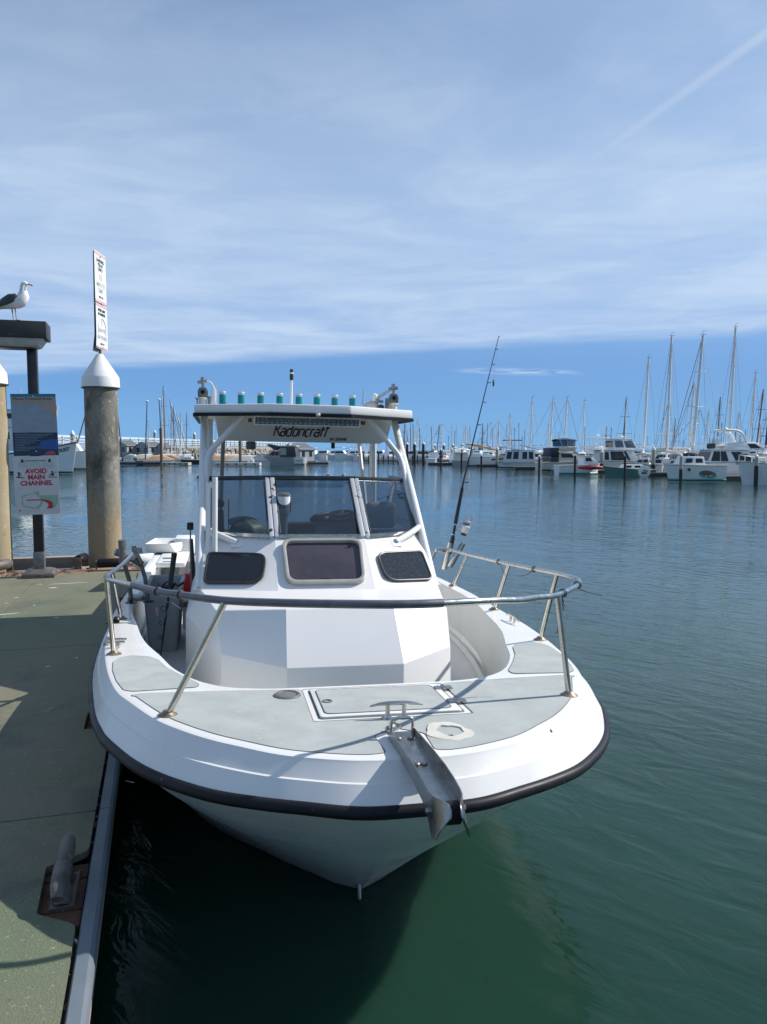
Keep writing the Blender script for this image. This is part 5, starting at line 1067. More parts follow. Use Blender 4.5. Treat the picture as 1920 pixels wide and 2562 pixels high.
for x,xt in((-1.2,-1.4),(.3,.0),(.9,.3),(1.6,1.1)):
    for s in(-1,1): MB().tube([(x,s*.9,2.2 if x<1 else 1.9),(xt,s*.85,3.7)],.04,5).build('hardtop_post',['mast'],t)
radar(t,.2,0,3.78,.2,.15); whip(t,.8,.6,3.75,2.2); whip(t,.8,-.6,3.75,2.4)
t=vessel('flybridge_trawler','large white flybridge yacht with enclosed upper helm and dark saloon glass','yacht',1562,1180,10); dk=hull_bg(t,6.8,2.7,1.25,1.05,'bwhite'); house(t,-2.9,1.2,2.4,1.05,2.15,.9,.1,'bwhite',side=[(.04,.16,.15,.85),(.22,.62,.12,.9),(.66,.74,.05,.9)],front=[(.05,.48,.2,.9),(.52,.95,.2,.9)],tw=.93,roofo=.35)
house(t,-1.6,.9,2.0,2.22,3.25,.5,-.1,'bwhite','upper_helm',side=[(.05,.42,.22,.88),(.52,.94,.18,.86)],front=[(.06,.94,.2,.88)],back=[(.1,.9,.25,.85)],tw=.9,roofo=.15,gm='glass')
radar(t,-.4,0,3.3,.26,.12); whip(t,.5,.8,3.3,3.0); house(t,1.2,3.0,1.9,1.1,1.75,.5,0,'bwhite','aft_house',side=[(.2,.8,.6,.8)])
t=vessel('green_sailboat','dark green sailboat hull with a white ring buoy bearing a black mark','sailboat',1572,1191,172); dk=hull_bg(t,4.2,1.9,.85,.55,'bgreen',None); house(t,-1.2,.8,1.1,.6,.95,.3,.1,'bwhite',side=[(.15,.4,.3,.8),(.55,.8,.3,.8)])
t2=thing('ring_buoy','white horseshoe buoy with black mark hung on the green sailboat stern','buoy',spot(1601,1192)); m_=MB(); m_.lathe([(.0,-.03),(.46,-.02),(.5,.0),(.46,.02),(0,.03)],(0,-1.1,.42),20,rot=Matrix.Rotation(R(90),3,'X')); m_.build('buoy_body',['bwhite'],t2); MB().prism(rpoly([(-.26,.26),(.18,.24),(.28,.5),(-.1,.56)],.05),-1.145,-1.135,fn=lambda a,b,q:(a,q,b)).build('black_mark',['bblack'],t2); MB().prism([(-.3,.42),(.3,.34),(.32,.40),(-.28,.48)],-1.15,-1.146,fn=lambda a,b,q:(a,q,b)).build('white_slash',['bwhite'],t2)
t=vessel('covered_boom_yacht','white sailboat with pale sail cover and teal trim beside the tall white pile','sailboat',1665,1180,176); dk=hull_bg(t,7.5,2.4,1.1,.9,'bwhite'); house(t,-2.2,1.6,1.6,.95,1.5,.6,.3,'bwhite',side=[(.1,.25,.35,.8),(.32,.47,.35,.8),(.55,.7,.35,.8)]); MB().tube([(-2.4,0,2.3),(-1,0,2.2),(1.4,0,2.15)],[.12,.24,.16],8).build('sail_cover',['bcanvas'],t,ang=80); MB().tube([(-2.6,0,2.05),(1.5,0,2.05)],.06,6).build('boom',['mast'],t)
MB().box((-.6,-1.0,1.35),(3.2,.05,.05)).build('life_line',['mast'],t); bowrail(t,dk,6,.5)
t=vessel('surf_emblem_boat','white boat whose hull bears a teal and brown oval emblem','boat',1733,1204,183); dk=hull_bg(t,3.9,2.0,1.15,1.1,'bwhite','bteal',stern=.95); house(t,-.6,1.2,1.3,1.1,1.7,.3,.1,'bwhite',side=[(.1,.4,.3,.8),(.55,.85,.3,.8)])
ov=lambda rx,rz,cx,cz,a=.12:[(cx+rx*math.cos(k)*math.cos(a)-rz*math.sin(k)*math.sin(a),cz+rx*math.cos(k)*math.sin(a)+rz*math.sin(k)*math.cos(a)) for k in [j*math.pi/10 for j in range(20)]]
for P_,mm,yy in((ov(.62,.24,-.62,.52),'bteal',.93),(ov(.44,.16,-.54,.58),'bwood',.945),(ov(.10,.03,-.8,.40),'bwhite',.955),(ov(.10,.03,-.5,.38),'bwhite',.955)): MB().prism(P_,yy,yy+.02,fn=lambda a,b,q:(a,q,b)).build('hull_emblem',[mm],t)
MB().lathe([(.11,0),(.11,.03),(.07,.035),(0,.02)],(.72,.97,.83),14,rot=Matrix.Rotation(R(-90),3,'X')).build('porthole',['bdark'],t)
t=vessel('wraparound_yacht','big white motor yacht with raked wraparound windows and curved radar arch','yacht',1822,1199,4); dk=hull_bg(t,5.2,2.5,1.35,1.25,'bwhite'); house(t,-2.1,2.1,2.3,1.25,2.15,1.3,.35,'bwhite',side=[(.03,.20,.12,.9),(.22,.36,.12,.9),(.50,.62,.08,.86),(.63,.74,.08,.86),(.75,.86,.08,.7)],front=[(.1,.9,.2,.85)],back=[(.08,.92,.15,.85)],tw=.9,roofo=.22)
house(t,-.9,2.4,2.0,2.22,2.75,.9,.5,'bwhite','flybridge',side=[(.62,.88,.15,.75)]); m_=MB(); m_.tube(catmull([(.9,-.8,2.6),(.55,-.8,3.3),(.1,-.8,3.55),(-.7,-.8,3.6)],5),.10,6); m_.tube(catmull([(.9,.8,2.6),(.55,.8,3.3),(.1,.8,3.55),(-.7,.8,3.6)],5),.10,6); m_.box((-.5,0,3.6),(.3,1.6,.12)); m_.build('radar_arch',['bwhite'],t,ang=80)
m_=MB(); m_.tube([(-1.3,-.3,2.5),(-1.0,-.3,3.2),(-.6,-.3,3.5)],.06,6); m_.tube([(-1.5,-.3,2.5),(-1.3,-.3,3.45)],.05,6); m_.box((-1.2,-.3,2.7),(.4,.4,.5)); m_.build('davit_crane',['bwhite'],t); MB().lathe([(0,-.12),(.14,0),(0,.12)],(-.5,-.4,3.72),10).build('satellite_dome',['bwhite'],t); MB().tube([(-1.9,-.5,2.4),(.3,-.5,2.45)],[.12,.16],8).build('rolled_cover',['bcanvas'],t,ang=80); MB().box((-1.75,-.7,2.45),(.5,.5,.4)).build('dark_bundle',['bdark'],t,bevel=.1)
t=vessel('flared_bow_yacht','white yacht bow with pulpit pointing left at the right edge of the photo','yacht',1942,1212,183); dk=hull_bg(t,5.0,2.4,1.45,1.15,'bwhite',None); house(t,-2.5,.3,1.9,1.3,2.1,1.2,0,'bwhite',side=[(.05,.6,.25,.8)],front=[(.1,.9,.2,.85)]); bowrail(t,dk,4,.4); MB().box((2.45,0,1.45),(.5,.3,.06)).build('pulpit',['bwhite'],t); MB().tube([(2.6,0,1.42),(2.55,0,1.25)],.05,6).build('anchor',['bgrey'],t)
st_=thing('dock_steps','white moulded boarding steps on the finger dock by the tall white pile','steps',spot(1824,1199)); m_=MB()
for k in range(4): m_.box((.12*k-.1,-.3,.3+.18*(3-k)/2+.02),(.14,.5,.18*(4-k)))
m_.build('tread_block',['bwhite'],st_); MB().box((-.2,-.3,.35),(.1,.5,.9)).build('back_panel',['bwhite'],st_)
# ---- finger docks
flat('fdock',(.30,.27,.24))
for i,(x0,x1,wy,lab) in enumerate(((1072,1195,1163,'low finger dock below the dinghy and cream canopy cruiser'),(1195,1290,1168,'low finger dock under the long express cruiser'),(1290,1400,1175,'low finger dock under the houseboat'),(1384,1420,1182,'short finger dock beside the sport fishing boat'),(1486,1560,1185,'short finger dock below the flybridge yacht'),(1620,1690,1192,'finger dock by the white pile with black sleeve left of the emblem boat'),(1790,1880,1202,'finger dock carrying the white boarding steps'))):
    a=spot(x0,wy); b=spot(x1,wy); t=thing('finger_dock',lab,'dock',a); w_=(b-a).length; MB().box((w_/2,.5,.3),(w_,1.1,.10)).build('deck_boards',['fdock'],t); MB().box((w_/2,.5,.1),(w_,1.0,.3)).build('float',['bdark'],t)
# ---- piles
def pile(px,top,bot,wpx,body,sleeve=None,cap='bwhite',label='',group=None,split=None):
    p=spot(px,bot); s=mpp(bot); H=(bot-top)*s*1.0; r=wpx*s/2
    t=thing('marina_pile',label,'pile',p,0,group); hc=r*1.9 if cap else 0
    MB().lathe([(r,-1.2),(r,H-hc)],n=10).build('shaft',[body],t,ang=60)
    if cap: MB().lathe([(r*1.12,H-hc-.02),(r*1.12,H-hc+.1),(r*.15,H),(0,H)],n=10).build('cap',[cap],t,ang=40)
    if sleeve: MB().lathe([(r*1.15,-1.0),(r*1.15,(bot-split)*s)],n=10).build('sleeve',[sleeve],t,ang=60)
    return t
ordn=['first','second','third','fourth','fifth','sixth','seventh','eighth','ninth','tenth','eleventh','twelfth','thirteenth','fourteenth']
BP=[(1001,1107,1156),(1019,1106,1157),(1037.5,1106,1159),(1059.5,1105,1160),(1087,1109,1150),(1110,1108,1150),(1133,1109,1147),(1157,1108,1148),(1175,1113,1148),(1200,1114,1146),(1226,1112,1146),(1252,1113,1146)]
for i,(x,tp_,bt_) in enumerate(BP):
    pile(x,tp_,bt_,6.6,'bblack',None,None if i==9 else 'bwhite','%s from the left of the tall black piles in the far channel row'%ordn[i] if i!=9 else 'uncapped tall black pile in the far channel row','tall black piles in the far channel row')
GP=[(1084.5,1119,1159,5.5,1144),(1131,1120,1160,6,1148),(1181,1119,1164,7,1150),(1244,1118,1168,7,1157),(1313,1119,1171,7.5,1152),(1401,1118,1176,8,1172),(1505,1124,1182,9,1160),(1634,1117,1188,9.5,1162),(1703,1136,1206,7.5,1174),(1800,1117,1198,12.5,1171),(1891,1137,1214,9,1165)]
for i,(x,tp_,bt_,w_,sp) in enumerate(GP):
    pile(x,tp_,bt_,w_,'bpile','bsleeve','bwhite','%s from the left of the pale concrete piles with black sleeves'%ordn[i],'pale marina piles with black sleeves',sp)
SP=[(1103.5,1122,1169,4.5),(1155,1133,1171,5),(1204.5,1136,1173,4.8),(1349,1138,1193,5.5),(1438.5,1140,1197,6),(1563,1142,1206,6.5)]
for i,(x,tp_,bt_,w_) in enumerate(SP):
    pile(x,tp_,bt_,w_,'bblack',None,'bwhite' if i in(0,2,3) else None,'%s from the left of the short slim black piles in front of the docks'%ordn[i],'short slim black piles')
# ---- sailing yachts: hull, mast, spreaders, boom and stays
def mastline(mb,a,b,r): mb.tube([a,b],r,4)
def sailboat(px,wy,tx,ty,label,r=.085,hullc='bwhite',mm='mast',L_=9.,hd=None,cover='bwhite',base=None,spread=(.45,.72),fore=True,back=True,vane=True,group=None,dy=0.):
    p=spot(px,wy); s=mpp(wy); t=thing('sailing_yacht',label,'sailboat',p,0,group)
    top=Vector(((tx-px)*s,0,CAMH+(1128-ty)*s)); foot=Vector((0,0,.9)); hd=R(75 if hd is None else hd)
    dirv=Vector((math.cos(hd),math.sin(hd),0))
    root=link('hull_group',None,t,None,(0,0,hd)) if False else None
    h=link('hull',None,t); h.rotation_euler=(0,0,hd)
    rg=[]
    for i in range(7):
        u=i/6; x=-L_*.55+L_*u; hb=L_*.15*(1-abs(u*2-.9)**2.4*.85) if u<1 else .03; z=.85+.35*u**2
        rg.append([(x,-max(.03,hb),z),(x*.96,-max(.02,hb*.7),0),(x*.92,0,-.3),(x*.96,max(.02,hb*.7),0),(x,max(.03,hb),z)])
    m=MB(); m.loft(rg,closed=True); m.build('hull_shell',[hullc],h,ang=50)
    m=MB(); m.loft([[(x,-w_,.95),(x,w_,.95),(x,w_*.8,z),(x,-w_*.8,z)] for x,w_,z in((-L_*.3,.8,1.35),(0,.85,1.45),(L_*.22,.5,1.3))]); m.build('coachroof',['bwhite'],h)
    r*=1.22; ms=MB(); ms.tube([foot,foot.lerp(top,.6),top],[r,r*.95,r*.8],6); mo=ms.build('mast',[mm],t,ang=80)
    sd=Vector((-dirv.y,dirv.x,0)); m=MB()
    for k in spread:
        c=foot.lerp(top,k); m.tube([c-sd*1.0*(1.3-k),c+sd*1.0*(1.3-k)],.03,4)
    m.build('spreader',[mm],mo)
    w=MB()
    for q in(-1,1):
        w.tube([top,foot.lerp(top,spread[0])+sd*q*1.0*(1.3-spread[0]),Vector((0,0,.9))+sd*q*L_*.13],.014,3)
    if fore: w.tube([top,dirv*L_*.44+Vector((0,0,1.15))],.030,4)
    if back: w.tube([top,-dirv*L_*.54+Vector((0,0,.95))],.018,3)
    w.build('stay',['bwire'],t)
    bm=MB(); e=foot+Vector((0,0,1.1)); bm.tube([e,e-dirv*L_*.4],[.17,.12],6); bm.build('sail_cover',[cover],t,ang=80)
    if vane:
        v=MB(); v.tube([top,top+Vector((.0,0,.35)),top+Vector((.25,0,.4))],.02,4); v.tube([top+Vector((-.25,0,.08)),top+Vector((.3,0,.1))],.02,4); v.build('wind_vane',['mastd'],mo)
    return t
SB=[(1608,1178,1616,900,'tall bare mast rising behind the enclosed upper helm yacht',.10,{'hd':70}),
(1667,1182,1671,847,'tall mast with a bent wind vane above the white pile with black sleeve',.10,{'hd':80}),
(1655,1176,1671,1000,'shorter mast crowding the left side of the bent vane mast',.08,{'hd':85,'vane':False}),
(1730,1186,1748,844,'tall white mast leaning right above the emblem boat',.11,{'hd':100}),
(1719,1182,1730,958,'medium mast just left of the leaning white mast',.09,{'hd':95,'vane':False}),
(1820,1180,1828,825,'tallest mast of the marina above the wraparound yacht',.115,{'hd':75}),
(1870,1176,1882,936,'white mast with radar platform right of the tallest mast',.085,{'hd':60,'cover':'bnavy'}),
(1888,1172,1903,976,'reddish brown mast near the right edge',.08,{'mm':'bbrown','vane':False}),
(1911,1180,1921,1010,'dark blue mast cut by the right edge',.10,{'mm':'bnavy','vane':False}),
(1557,1172,1563,1001,'dark slender mast behind the white hardtop flybridge boat',.08,{'mm':'mastd'}),
(1326,1166,1330,998,'tall grey mast above the houseboat',.085,{}),
(1375,1167,1381.5,1001,'mast with thick dark forestay above the navy canvas',.08,{'hd':30}),
(1370,1163,1373,1058,'short thick mast under the dark forestay',.09,{'vane':False}),
(1409,1167,1417,998,'tall grey mast rising out of the black bimini',.085,{'hd':35}),
(1457,1165,1460,1005,'pale mast behind the white hardtop',.08,{}),
(1276,1160,1276,1032,'lone mid height mast right of the fishing rod over the awnings',.09,{'vane':False}),
(1247,1158,1248,1052,'pale mast with long backstay over the express cruiser',.08,{'hd':20,'vane':False}),
(1229,1158,1229,1056,'thin mast with slanting stay left of the express cruiser windscreen',.07,{'hd':160,'vane':False}),
(1207,1158,1207,1060,'dark mast above the tan boom cover',.08,{'mm':'mastd','vane':False}),
(1166,1157,1166,1062,'thick pale mast left of the fishing rod guides',.09,{'vane':False}),
(1106.5,1156,1106.5,1060,'mast with backstay slanting right near the sixth black pile',.07,{'hd':175,'vane':False}),
(1093,1156,1099,1063,'leaning dark mast over the fifth black pile',.08,{'mm':'mastd','vane':False}),
(1045,1155,1045,1046,'pale mast over the third black pile',.07,{'vane':False}),
(1013,1155,1013,1057,'dark mast right of the hardtop corner',.08,{'mm':'mastd','vane':False}),
(1710,1168,1748,1025,'far mast seen between the emblem boat masts',.07,{'hd':120,'vane':False}),
(1768,1168,1769,1024,'thin far mast left of the tallest mast',.07,{'vane':False}),
(1791,1170,1797,995,'slim grey mast close left of the tallest mast',.075,{'mm':'mastd','vane':False}),
(1683,1166,1687,1048,'thin dark mast between the bent vane mast and the leaning mast',.06,{'mm':'mastd','vane':False}),
(1515,1165,1516,1068,'small far mast above the kayak boat roof',.06,{'mm':'mastd','vane':False}),
(1845,1168,1845,1030,'thin mast right of the tallest mast behind the radar arch',.06,{'vane':False})]
for px_,wy_,tx_,ty_,lab,r_,kw in SB: sailboat(px_,wy_,tx_,ty_,lab,r_,**kw)
# many more bare masts far beyond
rq=random.Random(21)
hm=MB(); hm.loft([[(x,-w_,1.1),(x,-w_*.7,0),(x,w_*.7,0),(x,w_,1.1)] for x,w_ in((-4,.9),(-1,1.4),(2,1.1),(4.2,.1))]); hme=hm.mesh('far_hull',['bwhite'])
cme=MB().box((0,0,1.4),(3.2,1.4,.6)).mesh('far_cabin',['bwhite'],bevel=.1); 
mme=[MB().tube([(0,0,1),(0,0,11)],.075,5).mesh('far_mast',[m_]) for m_ in('mast','mastd')]
def farboat(px,wy,ty):
    t=thing('distant_sailboat','far off moored sailboat showing a thin bare mast among dozens','sailboat',spot(px,wy),rq.uniform(0,6),'distant bare masted sailboats'); s=mpp(wy)
    hh=CAMH+(1128-ty)*s; link('hull',hme,t); link('cabin',cme,t); m=link('mast',rq.choice(mme),t); m.scale=(1,1,hh/11); m.rotation_euler=(rq.uniform(-.015,.015),rq.uniform(-.02,.02),0)
    w=MB(); w.tube([(0,0,hh),(3.8,0,1.2)],.012,3); w.tube([(0,0,hh),(-3.8,0,1.2)],.012,3); w.build('stay',['bwire'],t)
for i in range(70):
    px_=rq.choice([rq.uniform(890,1300),rq.uniform(1000,1300),rq.uniform(1300,1910)]); farboat(px_,rq.uniform(1147,1153),rq.uniform(1058,1104))
for px_ in(905,918,1000,1004): farboat(px_,1150,rq.uniform(1062,1085))
# small white boats moored far out, seen between the cabin posts and along the far docks
fh=MB(); fh.loft([[(x,-w_,z),(x,-w_*.8,0),(x,w_*.8,0),(x,w_,z)] for x,w_,z in((-3.6,1.2,1.0),(0,1.4,1.1),(2.6,1.0,1.35),(4.0,.08,1.6))]); fhm=fh.mesh('far_boat_hull',['bwhite'])
ch_=MB(); ch_.loft([[(-1.8,-1.0,1.0),(1.4,-.9,1.1),(1.4,.9,1.1),(-1.8,1.0,1.0)],[(-1.6,-.85,2.2),(.5,-.8,2.2),(.5,.8,2.2),(-1.6,.85,2.2)]]); chm=ch_.mesh('far_boat_cabin',['bwhite'])
wn=MB(); wn.loft([[(-1.5,-1.02,1.55),(.75,-.95,1.55),(.75,.95,1.55),(-1.5,1.02,1.55)],[(-1.45,-.94,2.0),(.45,-.9,2.0),(.45,.9,2.0),(-1.45,.94,2.0)]]); wnm=wn.mesh('far_boat_window',['bglass'])
tp=MB().box((-.6,0,2.95),(2.2,1.6,.1)).mesh('far_boat_top',['bwhite']); 
FB=[(778,1147),(806,1148),(832,1148),(856,1149),(880,1150),(905,1150),(930,1152),(955,1152),(985,1154),(1010,1155),(1030,1156),(1060,1156),(1072,1152),(1100,1152),(1125,1150),(790,1143),(820,1143),(850,1143),(875,1144),(900,1144),(1190,1152),(1220,1152),(1260,1154),(1330,1158),(1345,1160),(1520,1166),(1540,1163),(1700,1170),(1760,1172),(1850,1176),(1640,1166),(1600,1166)]
FX=sorted(range(len(FB)),key=lambda k:FB[k][0])
for i,(px_,wy_) in enumerate(FB):
    t=thing('distant_motorboat','far white motorboat, %s from the left among those along the far docks'%onum(FX.index(i)),'boat',spot(px_,wy_),rq.choice([0,3.14])+rq.uniform(-.7,.7),'distant white motorboats'); link('hull',fhm,t); link('cabin',chm,t); link('window',wnm,t)
    if rq.random()<.6:
        link('top',tp,t)
for i,(px_,wy_) in enumerate([(1098,1160),(1142,1162),(1196,1162),(1258,1163),(1290,1164),(1338,1168),(1372,1168),(1392,1170),(1440,1173),(1462,1172),(1530,1172),(1592,1178),(1625,1178),(1650,1180),(1700,1184),(1745,1186),(1775,1186),(1880,1192),(1905,1194)]):
    t=thing('moored_motorboat','low white motorboat half hidden behind the nearer yachts, %s from the left'%onum(i),'boat',spot(px_,wy_),rq.choice([0.2,3.0,1.4])+rq.uniform(-.4,.4),'white motorboats in the second row'); link('hull',fhm,t); link('cabin',chm,t); link('window',wnm,t)
    if i%2: link('top',tp,t); whip(t,-.5,.4,2.9,2.2)
    t.scale=(.8,.8,.85)
CV=['bnavy','bcanvas','bteal','bbeige','bdark','bcanvas','bnavy','bwhite']
for i,(px_,wy_,w_,h_) in enumerate([(1110,1161,22,20),(1170,1163,26,26),(1215,1163,24,24),(1268,1165,30,30),(1325,1169,30,34),(1362,1171,26,30),(1425,1175,30,32),(1455,1177,28,36),(1540,1180,34,30),(1600,1184,36,34),(1645,1186,34,40),(1690,1189,36,34),(1715,1190,30,44),(1770,1193,40,40),(1850,1197,40,42),(1900,1199,40,36)]):
    s=mpp(wy_); t=thing('covered_motorboat','%s from the left of the canvas topped motorboats behind the front row'%onum(i),'boat',spot(px_,wy_),R(60+37*i%120),'canopied boats behind the front row')
    L_=max(3.2,w_*s*2.0); hull_bg(t,L_,L_*.36,1.0,.8,'bwhite' if i%3 else 'bcream',None); H_=max(1.9,h_*s)
    house(t,-L_*.3,L_*.2,L_*.28,.85,H_*.72,.6,.1,'bwhite',side=[(.08,.42,.35,.85),(.5,.85,.35,.8)],front=[(.1,.9,.3,.85)],back=[(.1,.9,.3,.9)])
    bimini(t,-L_*.32,L_*.1,L_*.27,H_*.7,H_*1.05,CV[i%8],i%2==0)
    if i%3==0: radar(t,-.2,0,H_*1.02,.18,.15)
    whip(t,.1,.3,H_*.8,1.8+.3*(i%4))
a=spot(1072,1157); b=spot(1930,1188); t=thing('shadow_dark_walkway','long low walkway dock added behind the right hand boat row, coloured dark as dock shadow','dock',a); d_=b-a
MB().loft([[(0,0,-.1),(0,2,-.1),(0,2,.5),(0,0,.5)],[(d_.x,d_.y,-.1),(d_.x,d_.y+2,-.1),(d_.x,d_.y+2,.5),(d_.x,d_.y,.5)]]).build('deck_boards',['bdark'],t)  # near-black colour stands in for the dock shadows along the boats' base
for k in range(24):
    q=d_*(k+.5)/24; MB().box((q.x,q.y+.3,.95),(.35,.3,.9)).build('power_post',['bwhite'],t)
# far low docks with dark uprights, behind the name board gap and along the basin
for x0,x1,wy,lab in((770,905,1147,'long far dock with dark uprights seen under the hardtop'),(905,1075,1157,'far dock left of the fishing rod under the moored white boats')):
    a=spot(x0,wy); b=spot(x1,wy); t=thing('far_dock',lab,'dock',a); d_=b-a; n_=14
    MB().loft([[(0,-.8,.1),(0,.8,.1),(0,.8,.55),(0,-.8,.55)],[(d_.x,d_.y-.8,.1),(d_.x,d_.y+.8,.1),(d_.x,d_.y+.8,.55),(d_.x,d_.y-.8,.55)]]).build('deck_boards',['fdock'],t)
    for k in range(n_): 
        q=d_*(k+.5)/n_; MB().tube([(q.x,q.y-.7,-.5),(q.x,q.y-.7,1.3+.7*(k%3==0))],.12,6).build('upright',['bblack'],t)
# ---------------- left bank: breakwater, pier rail, sheds, dinghies
def rocks(P0,P1,n,hh,seed,name='rock'):
    q=random.Random(seed); m=MB()
    for i in range(n):
        u=q.random(); v=q.random(); c=P0.lerp(P1,u)+Vector((q.uniform(-.6,.6),v*hh*1.6,-.1+v*hh)); r=q.uniform(.45,1.15)
        V=[];
        for a,b,e in((1,0,0),(-1,0,0),(0,1,0),(0,-1,0),(0,0,1),(0,0,-1),(.6,.6,.6),(-.6,.6,.6),(.6,-.6,.6),(-.6,-.6,.6),(.6,-.6,-.6),(-.6,-.6,-.6)): V.append(c+Vector((a,b,e))*r*q.uniform(.65,1.1))
        bmx=bmesh.new()
        for p in V: bmx.verts.new(p)
        bmesh.ops.convex_hull(bmx,input=bmx.verts); bmx.verts.index_update(); vs=[tuple(v_.co) for v_ in bmx.verts]; fs=[tuple(v_.index for v_ in f.verts) for f in bmx.faces]; bmx.free()
        m.add(vs,fs,q.choice([0,0,0,1]))
    return m
a=spot(420,1142); b=spot(730,1138); rk=rocks(a,b,620,4.2,4); rk.build('breakwater_rock',['rock','rockb'],None,ang=20,kind='stuff',label='rubble of pale tan breakwater boulders below the pier railing',cat='rocks')
bk=MB(); a2=spot(200,1140); b2=spot(740,1138); bk.loft([[(p.x,p.y+o,z) for o,z in((1.5,-.5),(5,3.0),(9,3.2),(14,-.5))] for p in(a2,b2)]); bk.build('breakwater_core',['rockb'],kind='structure')
pr=thing('pier_railing','long white pier railing running above the breakwater on the left','railing',(0,0,0))
A=Vector((col_at(110,195),195,0)); B_=Vector((col_at(740,400),400,0))
def seg(z0,z1,th): 
    m=MB(); m.loft([[(p.x,p.y-th,z0),(p.x,p.y+th,z0),(p.x,p.y+th,z1),(p.x,p.y-th,z1)] for p in(A,B_)]); return m
for z0,z1 in((5.7,6.25),(4.95,5.25),(4.3,4.55)): seg(z0,z1,.15).build('rail',['railw'],pr)
seg(3.1,3.9,.6).build('pier_deck',['bgrey'],pr)
for k in range(46):
    p=A.lerp(B_,(k/45)**.85); MB().box((p.x,p.y,4.9),(.45,.45,2.4)).build('post',['railw'],pr)
for k in range(9):
    p=A.lerp(B_,(k+.5)/9); MB().tube([(p.x,p.y,-.5),(p.x,p.y,2.2)],.3,8).build('pier_leg',['bdark'],pr)
def shed(px0,px1,top,wy,base,label,m_,rz,depth,roof='roofg',win=2):
    s=mpp(wy); p=spot((px0+px1)/2,wy); t=thing('dock_shed',label,'shed',p,R(rz)); w_=(px1-px0)*s; hgt=(wy-top)*s; zb=(wy-base)*s
    hw=w_*.5; hd=depth/2; ze=zb+(hgt-zb)*.68
    m=MB(); m.loft([[(-hw,y,zb),(hw,y,zb),(hw,y,ze),(0,y,hgt-.03),(-hw,y,ze)] for y in(-hd,hd)]); m.build('wall',[m_],t)
    for s_ in(-1,1):
        m=MB(); m.loft([[(s_*(hw+.2),y,ze-.18),(0,y,hgt),(0,y,hgt+.08),(s_*(hw+.2),y,ze-.1)] for y in(-hd-.15,hd+.15)]); m.build('roof',[roof],t)
    for k in range(win):
        x=-hw*.5+hw*k; o=MB().box((x,-hd-.02,zb+(ze-zb)*.62),(hw*.42,.05,(ze-zb)*.42)).build('window',['bglass'],t); MB().box((x,-hd-.05,zb+(ze-zb)*.62),(hw*.46,.03,.06)).build('window_bar',['bwhite'],o)
    for k in range(2):
        y=-hd*.5+hd*k; MB().box((hw+.02,y,zb+(ze-zb)*.6),(.05,hd*.35,(ze-zb)*.45)).build('window',['bglass'],t)
    MB().box((0,0,zb-.15),(w_*1.1,depth*1.1,.3)).build('base',['bdark'],t); return t
shed(288,342,1103,1150,1140,'small grey beige shed right behind the stained pile','shed',-28,4.)
shed(348,400,1106,1150,1140,'grey shed with two dark windows between the lamp poles','shed',-32,4.4)
shed(398,424,1110,1150,1140,'plain grey storage shed behind the brown pile','shed',-20,3.,win=0)
shed(712,778,1110,1160,1153,'blue grey gabled dock office with sash windows under the hardtop','shedg',-38,3.4,win=1)
# lamp poles with white discs
for px0,top,px1,bot,lab in((296,1002,307,1136,'leaning slender pole with white disc lamp closest to the stained pile'),(372,1006,364,1130,'slender pole with white disc lamp over the two window shed'),(402,1002,408,1150,'slender pole with white disc lamp beside the brown pile')):
    wy=1158; s=mpp(wy); p=spot(px1,wy); t=thing('disc_lamp_pole',lab,'street lamp',p); tz=CAMH+(1128-top)*s; x=(px0-px1)*s
    MB().tube([(0,0,.4),(x,0,tz)],[.11,.07],6).build('pole',['bnavy'],t,ang=80); MB().lathe([(0,-.05),(.32,.02),(.32,.12),(0,.24)],(x,0,tz),12).build('lamp_disc',['bwhite'],t)
# masts and A-frame spars on the left
for px_,wy_,tx_,ty_,lab,r_,mm in((415,1156,413,968,'tallest bare mast on the left bank beside the disc lamp',.09,'mastd'),(408,1154,410,992,'pale mast touching the tallest left bank mast',.08,'mast'),(437,1155,437,1018,'grey mast among the slanting left bank spars',.07,'mastd'),(430,1154,432,1018,'thin mast left of the slanting spars',.06,'mast'),(454,1155,456,1027,'white mast beyond the slanting spars',.07,'mast'),(468,1155,470,1033,'dark mast left of the hardtop legs',.06,'mastd'),(373,1154,374,1048,'short pale mast behind the two window shed',.06,'mast'),(544,1153,545,965,'mast seen left of the teal rod tubes above the hardtop',.07,'mast'),(910,1153,911,973,'thin mast right of the teal rod tubes above the hardtop',.07,'mast')):
    sailboat(px_,wy_,tx_,ty_,lab,r_,mm=mm,L_=8,vane=False,hd=110)
sp_=thing('leaning_spars','bundle of slanting pale spars propped together behind the left sheds','spars',spot(450,1154)); s=mpp(1154)
for k in range(6): MB().tube([((428-450+4*k)*s,0,CAMH+(1128-(1000+k*9))*s),((446-450+5*k)*s,.4*k,1.2)],.06,5).build('spar',['mast' if k%2 else 'mastd'],sp_)
MB().box((0,.8,1.0),(3.2,2.6,.25)).build('trestle',['bdark'],sp_)
